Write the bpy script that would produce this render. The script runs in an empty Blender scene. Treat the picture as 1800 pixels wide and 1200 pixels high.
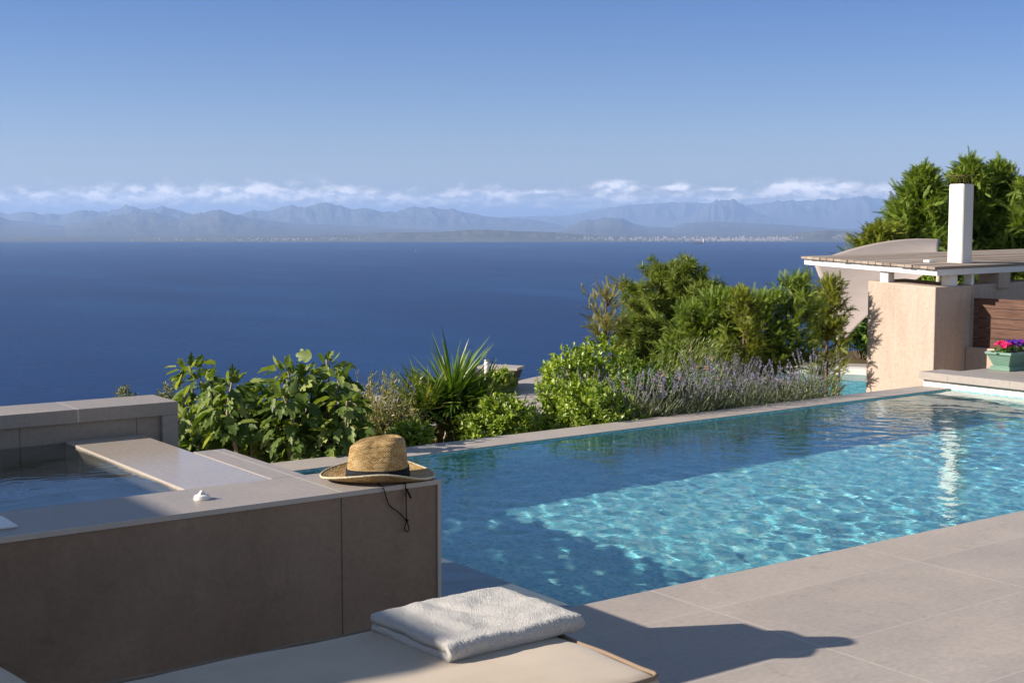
import bpy, bmesh, math, random
import numpy as np
from mathutils import Vector, Matrix

random.seed(7)
RNG = np.random.default_rng(11)
S = bpy.context.scene
COL = S.collection
PI = math.pi
rad = math.radians

# ------------------------------------------------------------------ frame
# world: X along the pool, Y across it towards the sea, Z up, patio at z = 0
H = 1.4
FPX = 2356.0
TH = math.atan((600 - 395) / FPX)
ANG = math.atan(3250 / (FPX / math.cos(TH)))
CA, SA = math.cos(ANG), math.sin(ANG)
F0 = np.array([CA, SA, 0.0]); RT = np.array([SA, -CA, 0.0]); UP = np.array([0, 0, 1.0])
FW = F0 * math.cos(TH) - UP * math.sin(TH)
DN = -(UP * math.cos(TH) + F0 * math.sin(TH))
O = np.array([0, 0, H])

def ray(x, y): return FW + RT * (x - 900) / FPX + DN * (y - 600) / FPX
def at_d(x, y, d): return O + ray(x, y) * d
def at_z(x, y, z):
    r = ray(x, y); return O + r * ((z - H) / r[2])
def on_u(x, y, u):
    r = ray(x, y); return O + r * (u / r[0])
def on_v(x, y, v):
    r = ray(x, y); return O + r * (v / r[1])

# ------------------------------------------------------------------ materials
def new_mat(name):
    m = bpy.data.materials.new(name); m.use_nodes = True
    nt = m.node_tree; nt.nodes.clear()
    out = nt.nodes.new('ShaderNodeOutputMaterial')
    return m, nt, out

def N(nt, t, **kw):
    n = nt.nodes.new(t)
    for k, v in kw.items():
        if k.startswith('i_'):
            n.inputs[k[2:].replace('_', ' ')].default_value = v
        else:
            setattr(n, k, v)
    return n

def L(nt, a, b): nt.links.new(a, b)

def c4(c): return (c[0], c[1], c[2], 1.0)

def ramp(nt, fac, stops):
    r = nt.nodes.new('ShaderNodeValToRGB')
    e = r.color_ramp.elements
    while len(e) > 1: e.remove(e[-1])
    e[0].position = stops[0][0]; e[0].color = c4(stops[0][1])
    for p, c in stops[1:]:
        k = e.new(p); k.color = c4(c)
    L(nt, fac, r.inputs[0])
    return r

def mathn(nt, op, a, b=None, c=None, clamp=False):
    n = nt.nodes.new('ShaderNodeMath'); n.operation = op; n.use_clamp = clamp
    for i, v in enumerate((a, b, c)):
        if v is None: continue
        if isinstance(v, (int, float)): n.inputs[i].default_value = v
        else: L(nt, v, n.inputs[i])
    return n.outputs[0]

def stone(name, col, var=.18, scale=3.0, rough=.6, bump=.15, fine=60, spec=.3, joints=None, streak=None, stretch=None, flecks=0):
    """mottled stoneware / plaster, optional joint lines ((axis, offset, spacing), ...)"""
    m, nt, out = new_mat(name)
    tc = N(nt, 'ShaderNodeTexCoord')
    mp = N(nt, 'ShaderNodeMapping')
    if stretch: mp.inputs['Scale'].default_value = stretch
    L(nt, tc.outputs['Object'], mp.inputs[0])
    n1 = N(nt, 'ShaderNodeTexNoise', i_Scale=scale, i_Detail=8.0, i_Roughness=.62, i_Distortion=.4)
    n2 = N(nt, 'ShaderNodeTexNoise', i_Scale=fine, i_Detail=4.0, i_Roughness=.6)
    n3 = N(nt, 'ShaderNodeTexNoise', i_Scale=scale * .3, i_Detail=3.0)
    for n in (n1, n2, n3): L(nt, mp.outputs[0], n.inputs['Vector'])
    lo = [x * (1 - var) for x in col]; hi = [min(1, x * (1 + var)) for x in col]
    warm = [col[0] * 1.06, col[1] * .98, col[2] * .88]
    r1 = ramp(nt, n1.outputs[0], [(.28, lo), (.5, col), (.72, hi)])
    mx = N(nt, 'ShaderNodeMixRGB', blend_type='MIX'); mx.inputs[2].default_value = c4(warm)
    L(nt, mathn(nt, 'MULTIPLY', n3.outputs[0], .9, clamp=True), mx.inputs[0]); L(nt, r1.outputs[0], mx.inputs[1])
    m2 = N(nt, 'ShaderNodeMixRGB', blend_type='MULTIPLY'); m2.inputs[0].default_value = .5
    r2 = ramp(nt, n2.outputs[0], [(.3, (.72, .72, .72)), (.65, (1, 1, 1))])
    L(nt, mx.outputs[0], m2.inputs[1]); L(nt, r2.outputs[0], m2.inputs[2])
    colout = m2.outputs[0]
    hgt = n2.outputs[0]
    if flecks:
        for sc_, th_, cc_ in ((38, .70, (1.25, 1.2, 1.1)), (9, .66, (.86, .85, .84)), (4.5, .64, (1.08, 1.07, 1.05))):
            n5 = N(nt, 'ShaderNodeTexNoise', i_Scale=float(sc_), i_Detail=5.0, i_Roughness=.7, i_Distortion=.6); L(nt, tc.outputs['Object'], n5.inputs['Vector'])
            r5 = ramp(nt, n5.outputs[0], [(th_ - .07, (1, 1, 1)), (th_ + .03, cc_)]); m5 = N(nt, 'ShaderNodeMixRGB', blend_type='MULTIPLY'); m5.inputs[0].default_value = flecks
            L(nt, colout, m5.inputs[1]); L(nt, r5.outputs[0], m5.inputs[2]); colout = m5.outputs[0]
    if streak:
        ms = N(nt, 'ShaderNodeMapping'); ms.inputs['Scale'].default_value = streak
        L(nt, tc.outputs['Object'], ms.inputs[0])
        ns = N(nt, 'ShaderNodeTexNoise', i_Scale=1.0, i_Detail=6.0, i_Roughness=.7)
        L(nt, ms.outputs[0], ns.inputs['Vector'])
        m3 = N(nt, 'ShaderNodeMixRGB', blend_type='MULTIPLY'); m3.inputs[0].default_value = .7
        r3 = ramp(nt, ns.outputs[0], [(.3, (.78, .74, .70)), (.55, (1, 1, 1))])
        L(nt, colout, m3.inputs[1]); L(nt, r3.outputs[0], m3.inputs[2]); colout = m3.outputs[0]
    if joints and len(joints) > 1:
        sp_ = N(nt, 'ShaderNodeSeparateXYZ'); L(nt, tc.outputs['Object'], sp_.inputs[0]); cb_ = N(nt, 'ShaderNodeCombineXYZ')
        for ax, off, sp, wd, jc in joints: L(nt, mathn(nt, 'FLOOR', mathn(nt, 'DIVIDE', mathn(nt, 'SUBTRACT', sp_.outputs[ax], off), sp)), cb_.inputs[ax])
        wn_ = N(nt, 'ShaderNodeTexWhiteNoise', noise_dimensions='3D'); L(nt, cb_.outputs[0], wn_.inputs['Vector'])
        m4 = N(nt, 'ShaderNodeMixRGB', blend_type='MULTIPLY'); m4.inputs[0].default_value = 1
        r4 = ramp(nt, wn_.outputs['Value'], [(0, (.92, .92, .93)), (1, (1.06, 1.05, 1.03))]); L(nt, colout, m4.inputs[1]); L(nt, r4.outputs[0], m4.inputs[2]); colout = m4.outputs[0]
    if joints:
        sep = N(nt, 'ShaderNodeSeparateXYZ'); L(nt, tc.outputs['Object'], sep.inputs[0])
        tot = None
        for ax, off, sp, wd, jc in joints:
            q = mathn(nt, 'DIVIDE', mathn(nt, 'SUBTRACT', sep.outputs[ax], off), sp)
            fr = mathn(nt, 'ABSOLUTE', mathn(nt, 'SUBTRACT', q, mathn(nt, 'ROUND', q)))
            ln = mathn(nt, 'LESS_THAN', fr, wd * .5 / sp)
            mj = N(nt, 'ShaderNodeMixRGB'); mj.inputs[2].default_value = c4(jc)
            L(nt, ln, mj.inputs[0]); L(nt, colout, mj.inputs[1]); colout = mj.outputs[0]
    b = N(nt, 'ShaderNodeBump', i_Strength=bump, i_Distance=.01); L(nt, hgt, b.inputs['Height'])
    p = N(nt, 'ShaderNodeBsdfPrincipled', i_Roughness=rough); p.inputs['Specular IOR Level'].default_value = spec
    rr = ramp(nt, n1.outputs[0], [(.3, (rough * .8,) * 3), (.7, (min(1, rough * 1.2),) * 3)])
    L(nt, rr.outputs[0], p.inputs['Roughness'])
    L(nt, colout, p.inputs['Base Color']); L(nt, b.outputs[0], p.inputs['Normal'])
    L(nt, p.outputs[0], out.inputs[0])
    return m

def plain(name, col, rough=.5, spec=.4, metal=0, var=.1, scale=12, bump=0):
    m, nt, out = new_mat(name)
    tc = N(nt, 'ShaderNodeTexCoord')
    n1 = N(nt, 'ShaderNodeTexNoise', i_Scale=scale, i_Detail=5.0, i_Roughness=.6)
    L(nt, tc.outputs['Object'], n1.inputs['Vector'])
    r = ramp(nt, n1.outputs[0], [(.3, [x * (1 - var) for x in col]), (.7, [min(1, x * (1 + var)) for x in col])])
    p = N(nt, 'ShaderNodeBsdfPrincipled', i_Roughness=rough, i_Metallic=metal); p.inputs['Specular IOR Level'].default_value = spec
    L(nt, r.outputs[0], p.inputs['Base Color'])
    if bump:
        b = N(nt, 'ShaderNodeBump', i_Strength=bump, i_Distance=.01); L(nt, n1.outputs[0], b.inputs['Height']); L(nt, b.outputs[0], p.inputs['Normal'])
    L(nt, p.outputs[0], out.inputs[0])
    return m

def leafmat(name, stops, trans=.35, rough=.45, spec=.4, tcol=None, noise=None):
    """leaf material: colour picked per leaf, with light passing through"""
    m, nt, out = new_mat(name)
    g = N(nt, 'ShaderNodeNewGeometry')
    fac = g.outputs['Random Per Island']
    if noise:
        tc = N(nt, 'ShaderNodeTexCoord'); nn = N(nt, 'ShaderNodeTexNoise', i_Scale=noise, i_Detail=2.0)
        L(nt, tc.outputs['Object'], nn.inputs['Vector'])
        fac = mathn(nt, 'ADD', mathn(nt, 'MULTIPLY', fac, .5), mathn(nt, 'MULTIPLY', mathn(nt, 'SUBTRACT', nn.outputs[0], .25), 1.0), clamp=True)
    r = ramp(nt, fac, stops)
    p = N(nt, 'ShaderNodeBsdfPrincipled', i_Roughness=rough); p.inputs['Specular IOR Level'].default_value = spec
    L(nt, r.outputs[0], p.inputs['Base Color'])
    t = N(nt, 'ShaderNodeBsdfTranslucent')
    mt = N(nt, 'ShaderNodeMixRGB', blend_type='MULTIPLY'); mt.inputs[0].default_value = 1
    mt.inputs[2].default_value = c4(tcol or (1.5, 1.6, .5)); L(nt, r.outputs[0], mt.inputs[1]); L(nt, mt.outputs[0], t.inputs[0])
    mx = N(nt, 'ShaderNodeMixShader'); mx.inputs[0].default_value = trans
    L(nt, p.outputs[0], mx.inputs[1]); L(nt, t.outputs[0], mx.inputs[2]); L(nt, mx.outputs[0], out.inputs[0])
    return m

# ------------------------------------------------------------------ object helpers
def tag(o, label=None, cat=None, group=None, kind=None):
    if label: o['label'] = label
    if cat: o['category'] = cat
    if group: o['group'] = group
    if kind: o['kind'] = kind
    return o

def link(name, me, mat, parent=None, smooth=False, smooth_angle=None):
    o = bpy.data.objects.new(name, me); COL.objects.link(o)
    if mat is not None: me.materials.append(mat)
    if parent is not None: o.parent = parent
    if smooth:
        me.polygons.foreach_set('use_smooth', [True] * len(me.polygons))
    return o

def empty(name, label, cat, group=None, loc=(0, 0, 0)):
    o = bpy.data.objects.new(name, None); COL.objects.link(o); o.location = loc
    o.empty_display_size = .1
    return tag(o, label, cat, group)

def bm_obj(name, bm, mat, parent=None, smooth=False, bevel=0, seg=2):
    if bevel:
        bmesh.ops.bevel(bm, geom=list(bm.edges), offset=bevel, segments=seg, affect='EDGES', profile=.5)
    bmesh.ops.recalc_face_normals(bm, faces=list(bm.faces))
    me = bpy.data.meshes.new(name); bm.to_mesh(me); bm.free()
    return link(name, me, mat, parent, smooth)

def add_box(bm, a, b):
    x0, y0, z0 = a; x1, y1, z1 = b
    vs = [bm.verts.new(p) for p in ((x0,y0,z0),(x1,y0,z0),(x1,y1,z0),(x0,y1,z0),(x0,y0,z1),(x1,y0,z1),(x1,y1,z1),(x0,y1,z1))]
    for f in ((0,3,2,1),(4,5,6,7),(0,1,5,4),(1,2,6,5),(2,3,7,6),(3,0,4,7)):
        bm.faces.new([vs[i] for i in f])
    return vs

def add_hexa(bm, lo, hi):
    """box from 4 lower and 4 upper corners"""
    vs = [bm.verts.new(tuple(p)) for p in list(lo) + list(hi)]
    for f in ((0,3,2,1),(4,5,6,7),(0,1,5,4),(1,2,6,5),(2,3,7,6),(3,0,4,7)):
        bm.faces.new([vs[i] for i in f])

def boxes(name, lst, mat, parent=None, bevel=0):
    bm = bmesh.new()
    for a, b in lst: add_box(bm, a, b)
    return bm_obj(name, bm, mat, parent, bevel=bevel, seg=1)

def tube_mesh(name, paths, mat, parent=None, sides=8, closed=False):
    """paths: list of (points, radii)"""
    V, Fc = [], []
    for pts, rr in paths:
        pts = [Vector(p) for p in pts]
        n = len(pts); base = len(V)
        if isinstance(rr, (int, float)): rr = [rr] * n
        prev = None
        for i, p in enumerate(pts):
            if closed: t = (pts[(i + 1) % n] - pts[i - 1])
            else: t = (pts[min(i + 1, n - 1)] - pts[max(i - 1, 0)])
            if t.length < 1e-9: t = Vector((0, 0, 1))
            t.normalize()
            if prev is None:
                a = t.orthogonal().normalized()
            else:
                a = (prev - t * prev.dot(t))
                a = a.normalized() if a.length > 1e-6 else t.orthogonal().normalized()
            prev = a; b = t.cross(a)
            for k in range(sides):
                th = 2 * PI * k / sides
                V.append(p + (a * math.cos(th) + b * math.sin(th)) * rr[i])
        for i in range(n if closed else n - 1):
            j = (i + 1) % n
            for k in range(sides):
                k2 = (k + 1) % sides
                Fc.append((base + i * sides + k, base + i * sides + k2, base + j * sides + k2, base + j * sides + k))
        if not closed:
            Fc.append(tuple(base + k for k in range(sides))[::-1]); Fc.append(tuple(base + (n - 1) * sides + k for k in range(sides)))
    me = bpy.data.meshes.new(name); me.from_pydata([tuple(v) for v in V], [], Fc); me.update()
    return link(name, me, mat, parent, smooth=True)

def fast_mesh(name, V, faces_list):
    """V (n,3); faces_list: list of int arrays (m,k) of equal-sized polygons"""
    me = bpy.data.meshes.new(name)
    me.vertices.add(len(V)); me.vertices.foreach_set('co', np.asarray(V, dtype=np.float32).ravel())
    loops = np.concatenate([f.ravel() for f in faces_list]).astype(np.int32)
    tot = np.concatenate([np.full(len(f), f.shape[1], dtype=np.int32) for f in faces_list])
    st = np.concatenate([[0], np.cumsum(tot)[:-1]]).astype(np.int32)
    me.loops.add(len(loops)); me.loops.foreach_set('vertex_index', loops)
    me.polygons.add(len(tot)); me.polygons.foreach_set('loop_start', st); me.polygons.foreach_set('loop_total', tot)
    me.update(calc_edges=True); me.validate()
    return me

def grid_mesh(name, X, Y, Z):
    nv, nu = X.shape
    V = np.stack([X, Y, Z], -1).reshape(-1, 3)
    i = np.arange(nv - 1)[:, None] * nu + np.arange(nu - 1)[None, :]
    F = np.stack([i, i + 1, i + nu + 1, i + nu], -1).reshape(-1, 4)
    return fast_mesh(name, V, [F])

def unit(a): return a / np.maximum(np.linalg.norm(a, axis=-1, keepdims=True), 1e-9)

# leaf templates: verts (x across, y along, z up), list of polygon index tuples
def T_oval(f=.18):
    return (np.array([(0,0,0),(.42,.3,f*.5),(.5,.62,f*.55),(0,1,-.05),(-.5,.62,f*.55),(-.42,.3,f*.5)]), [np.array([(0,1,2,3),(0,3,4,5)])])
def T_needle():
    return (np.array([(-.5,0,0),(.5,0,0),(.3,.6,.03),(0,1,0),(-.3,.6,.03)]), [np.array([(0,1,2,3,4)])])
def T_blade(droop=.0, n=5, fold=.25):
    ys = np.linspace(0, 1, n); V = []
    for y in ys:
        w = .5 * (1 - y ** 2.2) * (.75 + .5 * min(1, y * 4) ) if y < 1 else 0.02
        z = -droop * y * y
        V += [(-w, y, z + w * fold * .12), (0, y, z), (w, y, z + w * fold * .12)]
    F = []
    for i in range(n - 1):
        a = 3 * i; F += [(a, a+1, a+4, a+3), (a+1, a+2, a+5, a+4)]
    return (np.array(V), [np.array(F)])
def T_fig():
    half = [(0,0,0),(.16,.02,.02),(.42,.16,.05),(.5,.36,.03),(.3,.42,.06),(.47,.62,.02),(.4,.76,-.02),(.2,.68,.05),(.16,.88,-.03),(0,1.0,-.1)]
    # midrib points let the blade bend
    V = half + [(-x, y, z) for x, y, z in half[1:-1]] + [(0,.4,-.04)]
    m = len(V) - 1
    F1 = [(0,1,2,3), (0,3,4,m), (m,4,5,7), (5,6,7,7), (m,7,8,9)]
    F = []
    def mir(i): return i if i in (0, 9, m) else i + 9
    quads = [(0,1,2,3),(0,3,4,m),(m,4,7,9)]
    for q in list(quads): quads.append(tuple(mir(i) for i in q)[::-1])
    tris = [(4,5,7),(5,6,7),(7,8,9)]
    for q in list(tris): tris.append(tuple(mir(i) for i in q)[::-1])
    return (np.array(V), [np.array(quads), np.array(tris)])
def T_frond(n=7, curl=.15):
    """flat conifer spray: a rachis with pointed side twigs"""
    V, F = [], []
    def blade(p, d, l, w, z):
        d = np.array(d) / np.hypot(*d); s = np.array([-d[1], d[0]])
        b = len(V); p = np.array(p)
        for q, zz in ((p - s*w, z), (p + s*w, z), (p + s*w*.9 + d*l*.6, z - .03), (p + d*l, z - .06), (p - s*w*.9 + d*l*.6, z - .03)):
            V.append((q[0], q[1], zz))
        F.append(tuple(range(b, b + 5)))
    for i in range(n):
        y = .06 + .8 * i / n
        l = .42 * (1 - .62 * y)
        for sgn in (-1, 1):
            blade((0, y), (sgn * .62, .78), l, .026, -curl * y * y + .04)
    blade((0, 0), (0, 1), 1.0, .022, -.02)
    V = np.array(V)
    return (V, [np.array(F)])
def T_tuft(n=12):
    V, F = [], []
    r = np.random.default_rng(3)
    for i in range(n):
        th = 2 * PI * i / n + r.uniform(-.2, .2); el = r.uniform(.15, 1.3)
        d = np.array([math.cos(th) * math.cos(el), math.sin(el), math.sin(th) * math.cos(el)])
        s = np.cross(d, [0.3, .2, 1]); s /= np.linalg.norm(s); l = r.uniform(.7, 1); w = .03
        b = len(V)
        for q in (-s * w, s * w, d * l * .6 + s * w, d * l, d * l * .6 - s * w): V.append(q)
        F.append(tuple(range(b, b + 5)))
    return (np.array(V), [np.array(F)])

def scatter(name, T, P, D, Nn, Ls, Ws, mat, parent=None, smooth=False):
    """one mesh of len(P) copies of template T; D = direction, Nn = rough normal"""
    tv, tf = T
    D = unit(D); B = unit(np.cross(D, Nn)); Nn = np.cross(B, D)
    Ls = np.broadcast_to(Ls, (len(P),)); Ws = np.broadcast_to(Ws, (len(P),))
    V = (P[:, None, :] + tv[None, :, 0:1] * Ws[:, None, None] * B[:, None, :]
         + tv[None, :, 1:2] * Ls[:, None, None] * D[:, None, :] + tv[None, :, 2:3] * Ls[:, None, None] * Nn[:, None, :])
    k = len(tv); off = (np.arange(len(P)) * k)[:, None, None]
    faces = [(f[None] + off).reshape(-1, f.shape[1]) for f in tf]
    me = fast_mesh(name, V.reshape(-1, 3), faces)
    return link(name, me, mat, parent, smooth)

def rdir(n, rng=RNG):
    return unit(rng.normal(size=(n, 3)))

# ------------------------------------------------------------------ world, sun, camera, render settings
SUN_EL = 25.6
sun_to = np.array([-.889, .457, 0]); sun_to /= np.linalg.norm(sun_to)
sx, sy = sun_to[0] * math.cos(rad(SUN_EL)), sun_to[1] * math.cos(rad(SUN_EL)); sz = math.sin(rad(SUN_EL))

W = bpy.data.worlds.new('World'); S.world = W; W.use_nodes = True
nt = W.node_tree; nt.nodes.clear()
wo = N(nt, 'ShaderNodeOutputWorld'); bg = N(nt, 'ShaderNodeBackground')
SKY_STRENGTH = .082
bg.inputs[1].default_value = SKY_STRENGTH
sky = N(nt, 'ShaderNodeTexSky', sky_type='NISHITA', sun_disc=False)
sky.sun_elevation = rad(SUN_EL); sky.sun_rotation = math.atan2(sx, sy)
sky.altitude = 260; sky.air_density = 1.0; sky.dust_density = .15; sky.ozone_density = 3.0
tcw = N(nt, 'ShaderNodeTexCoord')
def dotc(v):
    n = N(nt, 'ShaderNodeVectorMath', operation='DOT_PRODUCT'); L(nt, tcw.outputs['Generated'], n.inputs[0]); n.inputs[1].default_value = tuple(v); return n.outputs['Value']
fz = mathn(nt, 'MAXIMUM', dotc(F0), .05)
taz = mathn(nt, 'DIVIDE', dotc(RT), fz)      # bearing from north of the bay
tel = mathn(nt, 'DIVIDE', dotc(UP), fz)      # elevation
# grading of the clear sky: deeper blue low down, warm tint added overhead as fill
hs = N(nt, 'ShaderNodeHueSaturation', i_Saturation=1.12, i_Value=1.0); L(nt, sky.outputs[0], hs.inputs['Color'])
cxyz = N(nt, 'ShaderNodeCombineXYZ'); L(nt, mathn(nt, 'MULTIPLY', taz, 1.0), cxyz.inputs[0]); L(nt, mathn(nt, 'MULTIPLY', tel, 2.0), cxyz.inputs[1])
def wnoise(scale, detail, dx=0, dy=0, rough=.55):
    mp = N(nt, 'ShaderNodeMapping'); mp.inputs['Location'].default_value = (dx, dy, 0); L(nt, cxyz.outputs[0], mp.inputs[0])
    n = N(nt, 'ShaderNodeTexNoise', i_Scale=scale, i_Detail=detail, i_Roughness=rough, noise_dimensions='2D'); L(nt, mp.outputs[0], n.inputs['Vector']); return n.outputs[0]
def bump1(x, c, w):   # smooth bump 1 at c, 0 beyond w
    q = mathn(nt, 'DIVIDE', mathn(nt, 'SUBTRACT', x, c), w)
    return mathn(nt, 'POWER', 2.718, mathn(nt, 'MULTIPLY', mathn(nt, 'MULTIPLY', q, q), -1.0))
def tz(px): return (px - 900) / FPX
def te(py): return (395 - py) / FPX
env = None
# (centre px, half width px, height of the cloud base py, height of its top py, weight)
for cx, w, yb, yt, wt in ((60,120,375,338,1.0),(250,130,372,330,1.1),(440,110,366,326,1.15),(600,100,364,332,1.1),(690,40,364,338,.8),
                          (850,75,362,334,1.0),(950,40,345,334,.9),(1085,34,340,318,1.25),(1187,18,336,325,1.15),(1265,30,338,330,.7),
                          (1400,60,348,318,1.05),(1450,55,352,316,1.05),(1545,60,356,326,.75),(-120,110,378,344,1.0),(1700,120,352,322,.8),(1100,260,368,338,.85),(300,420,386,342,.92),(800,300,378,340,.85),(1450,260,368,332,.85)):
    ex = bump1(taz, tz(cx), w * 1.15 / FPX)
    mid = (yb + yt) / 2; hw = (yb - yt) / 2
    ey = bump1(tel, te(mid), hw * 1.05 / FPX)
    e = mathn(nt, 'MULTIPLY', mathn(nt, 'MULTIPLY', ex, ey), wt)
    env = e if env is None else mathn(nt, 'MAXIMUM', env, e)
na = wnoise(60, 8, rough=.6); nb = wnoise(60, 8, dx=.0025, dy=-.0065, rough=.6); nl = wnoise(17, 4, dx=.3)
shape = mathn(nt, 'ADD', mathn(nt, 'ADD', mathn(nt, 'MULTIPLY', env, .75), mathn(nt, 'MULTIPLY', na, 1.0)), mathn(nt, 'MULTIPLY', nl, .35))
sm = N(nt, 'ShaderNodeMapRange', interpolation_type='SMOOTHSTEP'); L(nt, shape, sm.inputs[0])
sm.inputs[1].default_value = .74; sm.inputs[2].default_value = 1.42; sm.inputs[3].default_value = 0; sm.inputs[4].default_value = .85
lit = mathn(nt, 'ADD', .42, mathn(nt, 'MULTIPLY', mathn(nt, 'SUBTRACT', na, nb), 3.4))
hi_up = N(nt, 'ShaderNodeMapRange'); L(nt, tel, hi_up.inputs[0]); hi_up.inputs[1].default_value = te(372); hi_up.inputs[2].default_value = te(330); hi_up.inputs[3].default_value = -.25; hi_up.inputs[4].default_value = .5
lit = mathn(nt, 'ADD', lit, hi_up.outputs[0], clamp=True)
ccol = ramp(nt, lit, [(0, (5.2, 5.6, 6.6)), (.45, (8.0, 7.9, 8.4)), (1, (14.0, 12.8, 12.2))])
fade = N(nt, 'ShaderNodeMapRange', interpolation_type='SMOOTHSTEP'); L(nt, tel, fade.inputs[0])
fade.inputs[1].default_value = te(392); fade.inputs[2].default_value = te(340); fade.inputs[3].default_value = .25; fade.inputs[4].default_value = 1
mxs = N(nt, 'ShaderNodeMixRGB'); cut = N(nt, 'ShaderNodeMapRange', interpolation_type='SMOOTHSTEP'); L(nt, tel, cut.inputs[0]); cut.inputs[1].default_value = te(330); cut.inputs[2].default_value = te(300); cut.inputs[3].default_value = 1; cut.inputs[4].default_value = 0
L(nt, mathn(nt, 'MULTIPLY', mathn(nt, 'MULTIPLY', sm.outputs[0], cut.outputs[0]), fade.outputs[0]), mxs.inputs[0])
gr = ramp(nt, tel, [(0, (.70, .66, .80)), (.05, (.62, .61, .78)), (.175, (.41, .47, .71)), (.45, (1.3, .88, .70))]); gm = N(nt, 'ShaderNodeMixRGB', blend_type='MULTIPLY'); gm.inputs[0].default_value = 1  # warm last stop, above and behind the view, added to fill the shade
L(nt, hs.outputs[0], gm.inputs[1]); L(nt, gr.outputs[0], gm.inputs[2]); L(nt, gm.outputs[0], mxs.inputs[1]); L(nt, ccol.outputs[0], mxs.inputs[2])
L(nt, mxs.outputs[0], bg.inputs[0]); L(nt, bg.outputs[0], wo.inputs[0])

sl = bpy.data.lights.new('sun', 'SUN'); sl.energy = 4.6; sl.angle = rad(.53); sl.color = (1.0, .90, .78)
so = bpy.data.objects.new('sun', sl); COL.objects.link(so)
so.rotation_euler = Vector((sx, sy, sz)).to_track_quat('Z', 'Y').to_euler(); so.location = (-20, 10, 30)
sl.cycles.is_caustics_light = True

cam = bpy.data.cameras.new('camera'); co = bpy.data.objects.new('camera', cam); COL.objects.link(co)
cam.sensor_width = 36; cam.lens = 36 * FPX / 1800; cam.clip_start = .05; cam.clip_end = 300000
co.location = (0, 0, H)
co.rotation_euler = Vector(tuple(-FW)).to_track_quat('Z', 'Y').to_euler()
S.camera = co

S.view_settings.view_transform = 'Standard'; S.view_settings.look = 'None'; S.view_settings.gamma = 1
S.view_settings.exposure = .9
S.render.engine = 'CYCLES'
cy = S.cycles
cy.use_denoising = True; cy.denoiser = 'OPENIMAGEDENOISE'
cy.max_bounces = 10; cy.diffuse_bounces = 3; cy.glossy_bounces = 4; cy.transmission_bounces = 8; cy.transparent_max_bounces = 12; cy.volume_bounces = 1
cy.caustics_refractive = True; cy.caustics_reflective = False
cy.sample_clamp_indirect = 6; cy.blur_glossy = .5

# ------------------------------------------------------------------ haze
m, nt, out = new_mat('haze_air')
pv = N(nt, 'ShaderNodeVolumePrincipled')
pv.inputs['Color'].default_value = (.42, .62, 1.0, 1); pv.inputs['Density'].default_value = 2.5e-5; pv.inputs['Anisotropy'].default_value = .1
L(nt, pv.outputs[0], out.inputs['Volume'])
SEA = -255.0
hz = boxes('haze', [((-120000, -40000, SEA - 12), (120000, 120000, 1480))], m)
tag(hz, 'pale blue haze filling the air over the bay', 'haze', kind='stuff')

# ------------------------------------------------------------------ sea
m, nt, out = new_mat('sea_water')
tc = N(nt, 'ShaderNodeTexCoord')
n1 = N(nt, 'ShaderNodeTexNoise', i_Scale=.045, i_Detail=6.0, i_Roughness=.62)
n2 = N(nt, 'ShaderNodeTexNoise', i_Scale=.0016, i_Detail=8.0, i_Roughness=.6)
mp = N(nt, 'ShaderNodeMapping'); mp.inputs['Scale'].default_value = (1, .35, 1); mp.inputs['Rotation'].default_value = (0, 0, rad(30))
L(nt, tc.outputs['Object'], mp.inputs[0]); L(nt, mp.outputs[0], n1.inputs['Vector']); L(nt, mp.outputs[0], n2.inputs['Vector'])
r = ramp(nt, n2.outputs[0], [(.32, (.003, .023, .092)), (.5, (.005, .032, .115)), (.68, (.010, .048, .150))])
n3 = N(nt, 'ShaderNodeTexNoise', i_Scale=.11, i_Detail=3.0, i_Roughness=.5); L(nt, mp.outputs[0], n3.inputs['Vector'])
wc = N(nt, 'ShaderNodeMapRange'); L(nt, n3.outputs[0], wc.inputs[0]); wc.inputs[1].default_value = .79; wc.inputs[2].default_value = .82
mw = N(nt, 'ShaderNodeMixRGB'); mw.inputs[2].default_value = (.7, .75, .8, 1); L(nt, wc.outputs[0], mw.inputs[0]); L(nt, r.outputs[0], mw.inputs[1])
b = N(nt, 'ShaderNodeBump', i_Strength=.55, i_Distance=6.0); L(nt, n1.outputs[0], b.inputs['Height'])
p = N(nt, 'ShaderNodeBsdfPrincipled', i_Roughness=.42); p.inputs['IOR'].default_value = 1.33; p.inputs['Specular IOR Level'].default_value = .08
L(nt, mw.outputs[0], p.inputs['Base Color']); L(nt, b.outputs[0], p.inputs['Normal']); L(nt, p.outputs[0], out.inputs[0])
bm = bmesh.new()
vs = [bm.verts.new(q) for q in ((-118000, -38000, SEA), (118000, -38000, SEA), (118000, 118000, SEA), (-118000, 118000, SEA))]
bm.faces.new(vs)
tag(bm_obj('sea', bm, m), 'deep blue calm sea of the bay', 'sea', kind='structure')

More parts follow.
